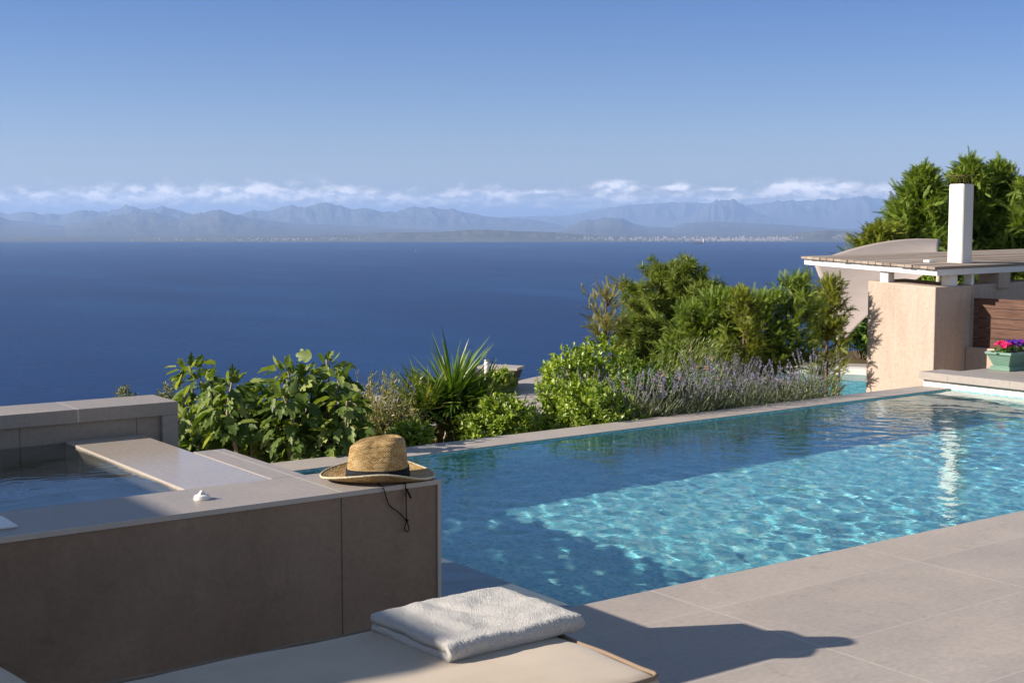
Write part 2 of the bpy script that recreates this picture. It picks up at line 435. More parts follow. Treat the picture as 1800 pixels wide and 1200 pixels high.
# ------------------------------------------------------------------ mountains across the bay
mount_mat = stone('mountain_slopes', (.115, .115, .10), var=.6, scale=.0005, rough=.9, bump=0, fine=.006, spec=.05)
coast_mat = stone('coast_slopes', (.13, .135, .11), var=.5, scale=.0022, rough=.9, bump=0, fine=.02, spec=.05)
from mathutils import noise as mnoise
def range_mesh(name, prof, D, depth, mat, label, rough=1.0, seed=0, n=640, m=48):
    xs = np.array([q[0] for q in prof], float); ys = np.array([q[1] for q in prof], float)
    px = np.linspace(xs[0], xs[-1], n)
    py = np.interp(px, xs, ys)
    sea_py = 395 + (H - SEA) / D * FPX * .999
    Xg = np.zeros((m, n)); Yg = np.zeros((m, n)); Zg = np.zeros((m, n))
    for i in range(n):
        top = at_d(px[i], py[i], D)
        edge = min(1.0, min(i, n - 1 - i) / (n * .03))
        hgt = max(20.0, top[2] - SEA)
        az = (px[i] - 900) / FPX
        dirv = F0 + RT * az
        for j in range(m):
            s = j / (m - 1)
            q = (s - .62) / (.62 if s < .62 else .38)
            prof_s = max(0.0, 1 - abs(q)) ** (2.0 if depth > 25000 and q < 0 else .85)
            dd = D + (s - .62) * depth
            # spurs and gullies run down the slope, none at the crest itself
            k = 5200.0 / depth
            nz = mnoise.fractal(Vector((az * D / (min(depth, 14000) * .22), s * 1.3 * depth / min(depth, 14000) + seed, seed * 3.1)), 1.0, 2.1, 6)
            rg = 1 - 2 * abs(mnoise.fractal(Vector((az * D / (min(depth, 14000) * .11), s * .9 * depth / min(depth, 14000) + seed * 7, seed)), 1.0, 2.1, 4)); nz = nz * .6 + rg * .35 - .1
            amt = math.sin(PI * min(1, abs(q))) * .75 * rough
            z = SEA - 8 + (hgt + 8) * (prof_s * (1 + nz * amt))
            if abs(q) < .04: z = SEA - 8 + (hgt + 8) * (1 + rough * .07 * mnoise.fractal(Vector((az * 190, seed, 0)), .8, 2.1, 6))
            pt = dirv * dd
            Xg[j, i], Yg[j, i], Zg[j, i] = pt[0], pt[1], z
    me = grid_mesh(name, Xg, Yg, Zg)
    o = link(name, me, mat, smooth=True)
    return tag(o, label, 'mountain range', kind='structure')

range_mesh('mountain_range', [(-150,374),(-60,372),(0,372),(20,377),(50,372),(80,377),(93,375),(113,378),(150,370),(167,371),(193,372),(200,370),(227,362),(250,370),(267,368),(290,363),(317,370),(343,378),(423,378),(447,370),(473,372),(513,360),(533,365),(573,356),(600,362),(620,368),(643,367),(673,373),(700,372),(727,363),(747,366),(760,364),(780,369),(797,367),(813,373),(830,375),(853,380),(880,383),(933,386),(1000,398)],
           55000, 14000, mount_mat, 'pale hazy mountain range, jagged, at the left across the bay', seed=1)
range_mesh('mountain_range', [(-150,382),(0,380),(20,387),(50,390),(117,397),(140,390),(167,383),(213,378),(253,372),(277,375),(317,383),(353,375),(387,369),(417,378),(467,387),(517,393),(600,396),(680,400),(760,403),(800,412)],
           42000, 31000, mount_mat, 'darker blue lower mountain ridge in front of the left range', seed=2)
range_mesh('mountain_range', [(620,414),(660,408),(740,398),(800,392),(860,385),(900,381),(960,380),(1000,379),(1043,370),(1100,361),(1144,358),(1211,356),(1240,358),(1300,362),(1340,357),(1378,354),(1433,352),(1478,350),(1540,349),(1640,352),(1760,356),(1900,360)],
           76000, 18000, mount_mat, 'faintest far massif on the right under the clouds', seed=3)
range_mesh('mountain_range', [(1150,402),(1180,390),(1211,378),(1235,366),(1244,358),(1256,353),(1276,351),(1287,351),(1300,358),(1322,369),(1340,378),(1380,388),(1420,398)],
           66000, 12000, mount_mat, 'single pyramid peak standing before the far right massif', seed=4)
range_mesh('mountain_range', [(960,412),(1000,396),(1030,386),(1043,387),(1057,383),(1073,382),(1093,384),(1110,392),(1133,398),(1180,400),(1200,393),(1256,389),(1322,392),(1411,398),(1470,402),(1560,404),(1680,400),(1850,402)],
           44000, 33000, mount_mat, 'small knobbly foothills behind the coast town', seed=5)
range_mesh('coastal_hills', [(-150,419),(100,418),(200,420),(420,416),(560,415),(600,413),(667,409),(767,408),(817,404),(840,403),(900,406),(967,408),(1017,412),(1067,414),(1150,416),(1300,416),(1380,413),(1433,406),(1456,405),(1500,407),(1600,410),(1850,412)],
           22500, 4300, coast_mat, 'low wooded hills along the far shore', rough=.6, seed=6)

# town: a dense scatter of little buildings on the far shore
town_mat = plain('town_walls', (.62, .56, .52), rough=.8, var=.4, scale=.01)
bm = bmesh.new(); rt = random.Random(5)
for i in range(900):
    u_ = rt.random()
    if u_ < .45: x = rt.gauss(1330, 85); y = 423.2 - abs(rt.gauss(0, 3.0))
    elif u_ < .8: x = rt.uniform(900, 1480); y = rt.uniform(415.5, 423)
    else: x = rt.choice([rt.gauss(690, 40), rt.gauss(520, 70), rt.uniform(200, 1480)]); y = rt.uniform(418, 423)
    if x > 1520: continue
    D = 20300 + (423 - y) * 130
    c = at_d(x, y, D); w = rt.uniform(5, 14); h = rt.uniform(6, 17); l = rt.uniform(7, 26)
    zt = c[2] + h * .5
    add_hexa(bm, [c + RT * a * l * .5 + F0 * b * w * .5 - UP * 60 for a, b in ((-1,-1),(1,-1),(1,1),(-1,1))],
             [c + RT * a * l * .5 + F0 * b * w * .5 + UP * h * .5 for a, b in ((-1,-1),(1,-1),(1,1),(-1,1))])
tag(bm_obj('coast_town', bm, town_mat), 'white houses of the town lining the far shore', 'town', kind='stuff')

# ships
white_paint = plain('white_paint', (.78, .78, .76), rough=.45, var=.06)
hull_red = plain('hull_red', (.30, .08, .06), rough=.6)
def ship(px, py, length, label, cargo):
    d = (H - SEA) / ((py - 395) / FPX)
    c = at_d(px, py, d); c[2] = SEA
    e = empty('cargo_ship' if cargo else 'sailing_boat', label, 'ship' if cargo else 'sailing boat', loc=tuple(c))
    e.rotation_euler = (0, 0, math.atan2(RT[1], RT[0]) + (.2 if cargo else .6))
    bm = bmesh.new(); w = length * .14; hh = length * (.09 if cargo else .10)
    prof = [(-.5, .8), (-.3, 1), (.3, 1), (.42, .7), (.5, .05)]
    lo, hi = [], []
    for s in (1, -1):
        pr = prof if s == 1 else prof[::-1]
        for a, b in pr:
            lo.append(bm.verts.new((a * length * .94, s * b * w * .4, -1))); hi.append(bm.verts.new((a * length, s * b * w * .5, hh * (1 + max(0, a - .3)))))
    n = len(lo)
    for i in range(n): bm.faces.new((lo[i], lo[(i+1) % n], hi[(i+1) % n], hi[i]))
    bm.faces.new(hi); bm.faces.new(lo[::-1])
    bm_obj('hull', bm, hull_red if cargo else white_paint, e)
    if cargo:
        boxes('superstructure', [((length*.34, -w*.4, hh*1.002), (length*.43, w*.4, hh*3.2)), ((length*.35, -w*.3, hh*3.21), (length*.40, w*.3, hh*3.9))], white_paint, e)
        boxes('hatches', [((-length*.42 + k*length*.145, -w*.3, hh*1.002), (-length*.42 + k*length*.145 + length*.11, w*.3, hh*1.3)) for k in range(5)], hull_red, e)
    else:
        bm = bmesh.new()
        a = [(-.42*length, 0, hh*1.6), (.1*length, 0, hh*1.6), (.1*length, 0, length*1.5)]
        f1 = [bm.verts.new(p) for p in a]; f2 = [bm.verts.new((p[0], .12, p[2])) for p in a]
        bm.faces.new(f1[::-1]); bm.faces.new(f2)
        for i in range(3): bm.faces.new((f1[i], f1[(i+1)%3], f2[(i+1)%3], f2[i]))
        bm_obj('sail', bm, white_paint, e)
        tube_mesh('mast', [([(.11*length, 0, hh), (.11*length, 0, length*1.55)], .12)], white_paint, e, sides=6)
ship(1228, 428.5, 190, 'long cargo ship with a red hull anchored off the town', True)
ship(731, 443, 22, 'tiny white sailing boat out in the middle of the bay', False)
ship(219, 426.5, 42, 'white sailing boat near the far left shore', False)
ship(1199, 427, 40, 'small pale sailing boat left of the cargo ship', False)

# ------------------------------------------------------------------ terrain
def smooth(a, b, x):
    t = np.clip((x - a) / (b - a), 0, 1); return t * t * (3 - 2 * t)
def ground_z(x, y):
    x = np.asarray(x, float); y = np.asarray(y, float)
    fwd = x * F0[0] + y * F0[1]; q = (x * RT[0] + y * RT[1]) / np.maximum(fwd, 1.0)
    e = 9.6 + smooth(.02, .11, q) * 19
    z = -.55 - .75 * smooth(8.0, 11.5, y)
    z = z - .52 * np.maximum(0, fwd - e)
    z = np.where(y < 7.26, -1.7, z)
    return z
xs = np.concatenate([np.linspace(-900, -20, 30), np.linspace(-18, 40, 80), np.linspace(44, 1100, 34)])
ys = np.concatenate([np.linspace(-80, -6, 12), np.linspace(-5, 7.25, 8), [7.27], np.linspace(7.6, 40, 60), np.linspace(44, 560, 50)])
Xg, Yg = np.meshgrid(xs, ys); Zg = ground_z(Xg, Yg)
for idx in np.ndindex(Xg.shape):
    x_, y_ = Xg[idx], Yg[idx]
    if y_ > 8: Zg[idx] += .10 * mnoise.noise(Vector((x_ * .8, y_ * .8, 0))) + (min(4, (y_ - 8) * .04)) * mnoise.noise(Vector((x_ * .06, y_ * .06, 3)))
Zg = np.where(((Xg - 16.0) / 4.9) ** 2 + ((Yg - 14.1) / 4.7) ** 2 < 1, np.minimum(Zg, -2.3), Zg)
Zg = np.maximum(Zg, SEA - 6)
soil = stone('dry_hillside_soil', (.13, .105, .06), var=.4, scale=1.2, rough=.95, bump=.5, fine=14, spec=.1)
tag(link('terrain', grid_mesh('terrain', Xg, Yg, Zg), soil, smooth=True), 'dry earth hillside falling away to the sea', 'terrain', kind='structure')
# ------------------------------------------------------------------ patio, pool
GROUT = (.52, .47, .40)
tile_mat = stone('patio_stoneware', (.435, .393, .360), var=.20, scale=1.7, rough=.55, bump=.12, fine=45,
                 joints=[(0, 3.405, 1.2, .007, GROUT), (1, 3.457, .535, .004, (.50, .45, .39))], stretch=(.7, 1.3, 1), flecks=1)
slab_mat = stone('coping_stoneware', (.43, .395, .37), var=.12, scale=2.5, rough=.5, bump=.1, fine=50)
wall_mat = stone('tub_stoneware', (.270, .197, .145), var=.30, scale=1.6, rough=.42, bump=.1, fine=55,
                 joints=[(0, 1.922, 1.2, .005, (.09, .07, .055))], flecks=1, streak=(3, 3, .5))
white_render = stone('white_render', (.80, .77, .72), var=.06, scale=3, rough=.6, bump=.05)
metal_trim = plain('pale_trim', (.46, .41, .365), rough=.3, spec=.5, var=.05)

NEAR = 3.775
PX0, PX1 = 1.965, 9.76
tag(boxes('patio', [((-8, -9, -.14), (PX1 + .02, NEAR, 0))], tile_mat), 'grey stoneware patio tiles in front of the pool', 'patio', kind='structure')

def mosaic(name, pal, scale=.025, rough=.35):
    m, nt, out = new_mat(name)
    tc = N(nt, 'ShaderNodeTexCoord')
    sc = N(nt, 'ShaderNodeVectorMath', operation='SCALE'); sc.inputs['Scale'].default_value = 1 / scale; L(nt, tc.outputs['Object'], sc.inputs[0])
    ad = N(nt, 'ShaderNodeVectorMath', operation='ADD'); ad.inputs[1].default_value = (.37, .41, .33); L(nt, sc.outputs[0], ad.inputs[0])
    fl = N(nt, 'ShaderNodeVectorMath', operation='FLOOR'); L(nt, ad.outputs[0], fl.inputs[0])
    wn = N(nt, 'ShaderNodeTexWhiteNoise', noise_dimensions='3D'); L(nt, fl.outputs[0], wn.inputs['Vector'])
    r = ramp(nt, wn.outputs['Value'], pal)
    p = N(nt, 'ShaderNodeBsdfPrincipled', i_Roughness=rough); p.inputs['Specular IOR Level'].default_value = .3
    L(nt, r.outputs[0], p.inputs['Base Color']); L(nt, p.outputs[0], out.inputs[0])
    return m
pool_mosaic = mosaic('pool_mosaic', [(0, (.09, .42, .52)), (.2, (.16, .57, .64)), (.5, (.26, .70, .74)), (.8, (.40, .80, .80)), (1, (.62, .86, .74))], scale=.021)
tub_mosaic = stone('tub_floor', (.20, .42, .48), var=.15, scale=3, rough=.5, bump=.1)

pool = empty('swimming_pool', 'long infinity pool lined with turquoise mosaic between patio and shrubs', 'swimming pool')
FZ = -.84
LIN0, LIN1 = (PX0, 6.80), (PX1, 7.02)     # inner edge of the overflow lip
bm = bmesh.new()
def quad(bm, *ps): bm.faces.new([bm.verts.new(p) for p in ps])
quad(bm, (PX0, NEAR, FZ), (PX1, NEAR, FZ), (PX1, LIN1[1], FZ), (PX0, LIN0[1], FZ))
quad(bm, (PX0, NEAR, FZ), (PX0, LIN0[1], FZ), (PX0, LIN0[1], -.004), (PX0, NEAR, -.004))
quad(bm, (PX1, NEAR, FZ), (PX1, NEAR, -.004), (PX1, LIN1[1], -.004), (PX1, LIN1[1], FZ))
quad(bm, (PX0, NEAR, FZ), (PX0, NEAR, -.004), (PX1, NEAR, -.004), (PX1, NEAR, FZ))
quad(bm, (PX0, LIN0[1], FZ), (PX1, LIN1[1], FZ), (PX1, LIN1[1], -.004), (PX0, LIN0[1], -.004))
me = bpy.data.meshes.new('basin'); bm.to_mesh(me); bm.free()
basin = link('basin', me, pool_mosaic, pool)
bm = bmesh.new()
add_hexa(bm, [(PX0 - .12, LIN0[1], -1.7), (PX1, LIN1[1], -1.7), (PX1, 7.31, -1.7), (PX0 - .12, 7.13, -1.7)],
         [(PX0 - .12, LIN0[1], .003), (PX1, LIN1[1], .003), (PX1, 7.31, -.001), (PX0 - .12, 7.13, -.001)])
lip = bm_obj('overflow_lip', bm, slab_mat, pool, bevel=.004)
bench_mat = stone('bench_stone', (.27, .29, .30), var=.12, scale=3, rough=.5)
bench = boxes('bench', [((PX0 + .002, NEAR + .002, FZ + .002), (3.10, 6.79, -.07))], bench_mat, pool, bevel=.01)

def water_sheet(name, x0, x1, yf0, yf1, z, res, slope, seed, lam=(.07, .55), nw=70, wind=(1, .35), outline=None):
    nx = int((x1 - x0) / res) + 1; ny = int((max(yf0(x1), yf0(x0), yf1(x0), yf1(x1)) - min(yf0(x0), yf1(x0))) / res) + 1
    tx = np.linspace(0, 1, nx); ty = np.linspace(0, 1, ny)
    X = x0 + (x1 - x0) * np.broadcast_to(tx, (ny, nx))
    A = np.array([yf0(x) for x in X[0]]); B = np.array([yf1(x) for x in X[0]])
    Y = A[None] + (B - A)[None] * ty[:, None]
    Z = np.zeros_like(X); r = np.random.default_rng(seed)
    base = math.atan2(wind[1], wind[0])
    for i in range(nw):
        lm = lam[0] * (lam[1] / lam[0]) ** r.random(); k = 2 * PI / lm
        a = base + r.normal() * 1.0
        Z = Z + slope * math.sqrt(2 / nw) / k * np.sin(k * (math.cos(a) * X + math.sin(a) * Y) + r.uniform(0, 2 * PI))
    # patches of calmer and livelier water
    amp = np.ones_like(Z)
    for i in range(6):
        lm = r.uniform(1.2, 3.0); a = r.uniform(0, PI); amp += .16 * np.sin(2 * PI / lm * (math.cos(a) * X + math.sin(a) * Y) + r.uniform(0, 6))
    return grid_mesh(name, X, Y, z + Z * np.clip(amp, .4, 1.8))
m, nt, out = new_mat('clear_water')
g = N(nt, 'ShaderNodeBsdfGlass', i_Roughness=0.0, i_IOR=1.333); g.inputs['Color'].default_value = (.90, .975, .985, 1)
tc = N(nt, 'ShaderNodeTexCoord'); hs_ = []
for scv, rot, wt in (((9, 22, 9), 20, 1.0), ((20, 42, 20), -25, .5)):
    mp = N(nt, 'ShaderNodeMapping'); mp.inputs['Scale'].default_value = scv; mp.inputs['Rotation'].default_value = (0, 0, rad(rot)); L(nt, tc.outputs['Object'], mp.inputs[0])
    nn = N(nt, 'ShaderNodeTexNoise', i_Scale=1.0, i_Detail=2.0, i_Roughness=.5); L(nt, mp.outputs[0], nn.inputs['Vector']); hs_.append(mathn(nt, 'MULTIPLY', nn.outputs[0], wt))
big_ = N(nt, 'ShaderNodeTexNoise', i_Scale=.9, i_Detail=2.0); L(nt, tc.outputs['Object'], big_.inputs['Vector'])
b = N(nt, 'ShaderNodeBump', i_Distance=.0022); L(nt, mathn(nt, 'ADD', hs_[0], hs_[1]), b.inputs['Height'])
L(nt, mathn(nt, 'MULTIPLY', big_.outputs[0], 1.0), b.inputs['Strength']); L(nt, b.outputs[0], g.inputs['Normal'])
L(nt, g.outputs[0], out.inputs[0]); water_mat = m
yl = lambda x: LIN0[1] + (LIN1[1] - LIN0[1]) * (x - PX0) / (PX1 - PX0)
pw = link('pool_water', water_sheet('pool_water', PX0 + .001, PX1 - .001, lambda x: NEAR + .001, lambda x: yl(x) - .001, -.010, .013, .016, 4, lam=(.085, .32), nw=80), water_mat, smooth=True)
tag(pw, 'rippled clear turquoise water filling the infinity pool', 'water', kind='structure')

# ------------------------------------------------------------------ raised hot tub
TZ = .60; TF = 3.514; TB = 3.832
tub = empty('hot_tub', 'raised brown stoneware hot tub with overflow ledge and back parapet', 'hot tub', loc=(0, 0, 0))
boxes('front_wall', [((-1.6, TF, -.02), (2.262, TF + .012, TZ - .012)), ((-1.6, TF + .012, 0.001), (2.262, NEAR, TZ - .012)), ((-1.6, NEAR, -.5), (2.262, TB, TZ - .012))], wall_mat, tub)
cop_mat = stone('tub_coping', (.36, .33, .31), var=.12, scale=2.4, rough=.45, bump=.1, fine=50, joints=[(0, 1.925, 1.2, .006, GROUT)])
boxes('coping', [((-1.6, TF - .003, TZ - .011), (2.273, TB, TZ)), ((1.848, TB, TZ - .011), (1.966, 4.458, TZ))], cop_mat, tub, bevel=.0015)
boxes('corner_trim', [((-1.6, TF - .007, TZ - .014), (2.275, TF - .0035, TZ + .001)), ((2.263, TF - .006, -.02), (2.2755, TF + .006, TZ - .0145))], metal_trim, tub)
boxes('side_wall', [((1.848, TB, -.5), (1.963, 4.456, TZ - .0115)), ((2.2625, TF + .0125, -.5), (2.2725, TB - .001, TZ - .0115))], wall_mat, tub)
ledge_mat = stone('ledge_stone', (.46, .41, .36), var=.10, scale=3, rough=.16, spec=.5, bump=.1)
ledge = boxes('overflow_ledge', [((1.56, TB + .001, -.3), (1.8475, 4.966, TZ - .0015))], ledge_mat, tub, bevel=.003)
tubin = boxes('tub_floor', [((-1.6, TB, -.5), (1.565, 5.2, -.32)), ], tub_mosaic, tub)
boxes('back_parapet', [((-1.6, 4.985, -.6), (1.935, 5.215, TZ + .062))], stone('parapet_panel', (.33, .285, .25), var=.15, scale=2, rough=.5, joints=[(0, 1.40, .44, .004, (.16, .13, .11))]), tub)
boxes('parapet_frame', [((-1.6, 4.965, TZ + .063), (2.0, 5.225, TZ + .114)), ((1.936, 4.965, -.6), (2.0, 5.225, TZ + .0625))], stone('parapet_cap', (.34, .31, .285), var=.15, scale=2.2, rough=.5, joints=[(0, 1.61, 1.2, .006, GROUT)]), tub, bevel=.0015)
# control knob: base ring, dome and grip fin
kc = at_z(355, 877, TZ)
bm = bmesh.new()
prof = [(.0, .0), (.0365, .0), (.0375, .004), (.037, .009), (.0345, .010), (.034, .012), (.0355, .014), (.034, .018), (.024, .023), (.0, .025)]
ring = [[bm.verts.new((kc[0] + .64 * r_ * math.cos(2*PI*k/40), kc[1] + .64 * r_ * math.sin(2*PI*k/40), TZ + .64 * z_)) for k in range(40)] if r_ > 0 else [bm.verts.new((kc[0], kc[1], TZ + .64 * z_))] for r_, z_ in prof]
for a, b in zip(ring[:-1], ring[1:]):
    for k in range(40):
        k2 = (k + 1) % 40
        if len(a) == 1: bm.faces.new((a[0], b[k2], b[k]))
        elif len(b) == 1: bm.faces.new((a[k], a[k2], b[0]))
        else: bm.faces.new((a[k], a[k2], b[k2], b[k]))
KS = .64
knob_mat = plain('ivory_plastic', (.80, .77, .70), rough=.4, var=.03)
knob = bm_obj('air_knob', bm, knob_mat, tub)
bm = bmesh.new()
pts = [(.64 * a_, .64 * b_) for a_, b_ in ((-.022, .018), (.022, .018), (.018, .026), (.006, .040), (-.004, .041), (-.016, .030))]
ra = rad(25); da = np.array([math.cos(ra), math.sin(ra)]); db = np.array([-da[1], da[0]])
f1 = [bm.verts.new((kc[0] + da[0]*x + db[0]*.0035, kc[1] + da[1]*x + db[1]*.0035, TZ + z_)) for x, z_ in pts]
f2 = [bm.verts.new((kc[0] + da[0]*x - db[0]*.0035, kc[1] + da[1]*x - db[1]*.0035, TZ + z_)) for x, z_ in pts]
bm.faces.new(f1); bm.faces.new(f2[::-1])
for i in range(6): bm.faces.new((f1[i], f2[i], f2[(i+1) % 6], f1[(i+1) % 6]))
bm_obj('grip', bm, knob_mat, knob)
boxes('skimmer_cover', [((.85, 3.60, TZ), (1.0, 3.745, TZ + .008))], plain('white_cover', (.78, .77, .75), rough=.4, var=.04), tub, bevel=.003)
tw = link('hot_tub_water', water_sheet('hot_tub_water', -1.6, 1.5605, lambda x: TB + .0005, lambda x: 4.984, TZ - .010, .018, .016, 9, lam=(.14, .6), nw=50), water_mat, smooth=True)
tag(tw, 'clear rippled water in the raised hot tub', 'water', kind='structure')

for o_ in (pw, tw): o_.cycles.is_caustics_caster = True
for o_ in (basin, bench, lip, tubin, ledge): o_.cycles.is_caustics_receiver = True

# open shade roof beside the tub, left of the view
dk_wood = plain('dark_wood', (.16, .09, .05), rough=.6, var=.3, scale=5)
can = empty('shade_roof', 'flat wooden shade roof on posts left of the hot tub, outside the picture', 'shade roof', loc=(-4, 6, 0))
def rel(o, lst): 
    l = o.location; return [((a[0]-l.x, a[1]-l.y, a[2]-l.z), (b[0]-l.x, b[1]-l.y, b[2]-l.z)) for a, b in lst]
boxes('roof_slab', rel(can, [((-6.5, 4.5, 2.42), (-2.13, 10.2, 2.5))]), white_render, can)
for px_, py_ in ((-6.3, 4.7), (-2.35, 4.75), (-6.3, 10.0), (-2.35, 10.0)):
    boxes('post', rel(can, [((px_ - .05, py_ - .05, -1.5 if py_ > 7.26 else -.7), (px_ + .05, py_ + .05, 2.419))]), dk_wood, can)

# ------------------------------------------------------------------ sun lounger
fabric, nt, out = new_mat('beige_canvas')
tc = N(nt, 'ShaderNodeTexCoord')
wv1 = N(nt, 'ShaderNodeTexWave', i_Scale=260.0, bands_direction='X'); wv2 = N(nt, 'ShaderNodeTexWave', i_Scale=260.0, bands_direction='Y')
nf = N(nt, 'ShaderNodeTexNoise', i_Scale=7.0, i_Detail=6.0)
for n_ in (wv1, wv2, nf): L(nt, tc.outputs['Object'], n_.inputs['Vector'])
r = ramp(nt, nf.outputs[0], [(.3, (.50, .41, .31)), (.7, (.58, .48, .37))])
b = N(nt, 'ShaderNodeBump', i_Strength=.15, i_Distance=.002); L(nt, mathn(nt, 'ADD', wv1.outputs[0], wv2.outputs[0]), b.inputs['Height'])
p = N(nt, 'ShaderNodeBsdfPrincipled', i_Roughness=.85); p.inputs['Specular IOR Level'].default_value = .15; p.inputs['Sheen Weight'].default_value = .15
L(nt, r.outputs[0], p.inputs['Base Color']); L(nt, b.outputs[0], p.inputs['Normal']); L(nt, p.outputs[0], out.inputs[0])
piping_mat = plain('piping_cord', (.25, .18, .125), rough=.8, var=.1)
def cushion(name, lx, ly, lz, parent, rot=None, loc=(0, 0, 0), rc=.035, puff=.012, seed=0):
    """stuffed cushion: superelliptic box, puffed top, corner at origin"""
    n, m_ = 64, 40
    bm = bmesh.new()
    bmesh.ops.create_cube(bm, size=1)
    bmesh.ops.subdivide_edges(bm, edges=list(bm.edges), cuts=19, use_grid_fill=True)
    hx, hy, hz_ = lx / 2, ly / 2, lz / 2
    for v in bm.verts:
        q = Vector((v.co.x * lx, v.co.y * ly, v.co.z * lz))
        # denser rows near the rim
        for a, h_ in ((0, hx), (1, hy)):
            t = q[a] / h_; q[a] = h_ * (math.copysign(1 - (1 - abs(t)) ** 1.6, t))
        c = Vector((max(-hx + rc, min(hx - rc, q.x)), max(-hy + rc, min(hy - rc, q.y)), max(-hz_ + rc * .9, min(hz_ - rc * .9, q.z))))
        d = q - c
        if d.length > 1e-6: q = c + d.normalized() * min(rc, max(abs(d.x), abs(d.y), abs(d.z)))
        e = min(1, (hx - abs(q.x)) / .18) * min(1, (hy - abs(q.y)) / .18)
        e = max(0, e)
        q.z += math.copysign(puff * e ** .7, q.z) * (1 if abs(q.z) > hz_ * .5 else 0)
        q.z += .005 * mnoise.noise(Vector((q.x * 5 + seed, q.y * 5, q.z * 3))) + .0025 * mnoise.noise(Vector((q.x * 17 + seed, q.y * 9, 2)))
        k = .004 * mnoise.noise(Vector((q.x * 14, q.y * 14, seed)))
        q.x += k; q.y += k
        v.co = q + Vector((hx, hy, hz_))
    o = bm_obj(name, bm, fabric, parent, smooth=True)
    o.location = loc
    if rot: o.rotation_euler = rot
    z1 = lz - rc * .25 + .0065
    for zz in (z1, rc * .3):
        pts = []
        for cx_, cy_, a0 in ((lx - rc, ly - rc, 0), (rc, ly - rc, 90), (rc, rc, 180), (lx - rc, rc, 270)):
            for k in range(7):
                a = rad(a0 + 15 * k); pts.append((cx_ + (rc * .74) * math.cos(a), cy_ + (rc * .74) * math.sin(a), zz + .003 * mnoise.noise(Vector((cx_*9+k, cy_*5, seed)))))
        dense = []
        for i in range(len(pts)):
            a, b_ = Vector(pts[i]), Vector(pts[(i+1) % len(pts)])
            ns = max(1, int((b_ - a).length / .04))
            for k in range(ns):
                q = a.lerp(b_, k / ns); w_ = .0025 * mnoise.noise(q * 11); dense.append(q + Vector((w_, w_, w_)))
        tube_mesh('piping', [(dense, .0055)], piping_mat, o, sides=8, closed=True)
    return o
lo_ = empty('sun_lounger', 'beige cushioned sun lounger in front of the brown tub wall, towel on its seat', 'sun lounger', loc=(0, 0, 0))
CZ = .394
cushion('seat_cushion', 1.06, .70, .10, lo_, loc=(.945, 2.165, CZ - .10), puff=.010, seed=1)
bc = cushion('back_cushion', .78, .70, .09, lo_, loc=(.90, 2.165, CZ - .085), rot=(0, rad(180 + 39), 0), puff=.008, seed=2)
bc.location = (.895, 2.865, CZ - .10); bc.rotation_euler = (0, 0, PI); 
bc.matrix_basis = Matrix.Translation((.835, 2.865, CZ - .105)) @ Matrix.Rotation(rad(38), 4, 'Y') @ Matrix.Rotation(PI, 4, 'Z')
frame_mat = plain('lounger_frame', (.30, .24, .19), rough=.5, var=.1)
boxes('frame', [((.2, 2.18, CZ - .155), (2.0, 2.215, CZ - .108)), ((.2, 2.815, CZ - .155), (2.0, 2.85, CZ - .108)), ((1.955, 2.2155, CZ - .154), (1.99, 2.8145, CZ - .109)), ((.21, 2.2155, CZ - .154), (.25, 2.8145, CZ - .109))], frame_mat, lo_, bevel=.002)
for lx_, ly_ in ((1.93, 2.18), (1.93, 2.815), (.25, 2.18), (.25, 2.815)):
    boxes('leg', [((lx_, ly_, .001), (lx_ + .05, ly_ + .034, CZ - .156))], frame_mat, lo_, bevel=.002)

# ------------------------------------------------------------------ folded towel
terry, nt, out = new_mat('white_terry')
tc = N(nt, 'ShaderNodeTexCoord')
n1 = N(nt, 'ShaderNodeTexNoise', i_Scale=330.0, i_Detail=3.0, i_Roughness=.7); n2 = N(nt, 'ShaderNodeTexVoronoi', i_Scale=420.0)
for n_ in (n1, n2): L(nt, tc.outputs['Object'], n_.inputs['Vector'])
b = N(nt, 'ShaderNodeBump', i_Strength=1.0, i_Distance=.004); L(nt, mathn(nt, 'ADD', n1.outputs[0], n2.outputs['Distance']), b.inputs['Height'])
r = ramp(nt, n1.outputs[0], [(.3, (.66, .62, .57)), (.65, (.82, .79, .74))])
p = N(nt, 'ShaderNodeBsdfPrincipled', i_Roughness=1.0); p.inputs['Specular IOR Level'].default_value = .05; p.inputs['Sheen Weight'].default_value = .4
L(nt, r.outputs[0], p.inputs['Base Color']); L(nt, b.outputs[0], p.inputs['Normal']); L(nt, p.outputs[0], out.inputs[0])
tx0, ty0, tl, tw_, th_ = 0, 0, .405, .335, .026
def fold_profile(z0, t, w, ns=80):
    """closed outline in (y,z) of a sheet folded once: fold at y = 0, open at y = w"""
    half = 2 * t + .004
    outl = []
    for k in range(ns + 1): outl.append((w - (w - half*.5) * k / ns, z0))
    for k in range(1, 12):
        a = PI * k / 12; outl.append((half*.5 - half*.5 * math.sin(a), z0 + half*.5 - half*.5 * math.cos(a)))
    for k in range(ns + 1): outl.append((half*.5 + (w - half*.5) * k / ns, z0 + half))
    outl.append((w + .004, z0 + half - t * .5)); outl.append((w, z0 + half - t))
    for k in range(ns + 1): outl.append((w - (w - half*.62) * k / ns, z0 + half - t - .0005))
    for k in range(1, 4):
        a = PI * k / 4; outl.append((half*.62 - .004 * math.sin(a), z0 + half*.5 + .002 * math.cos(a)))
    for k in range(ns + 1): outl.append((half*.62 + (w - .003 - half*.62) * k / ns, z0 + t + .0005))
    outl.append((w + .003, z0 + t * .5))
    return outl
V, Fq = [], []
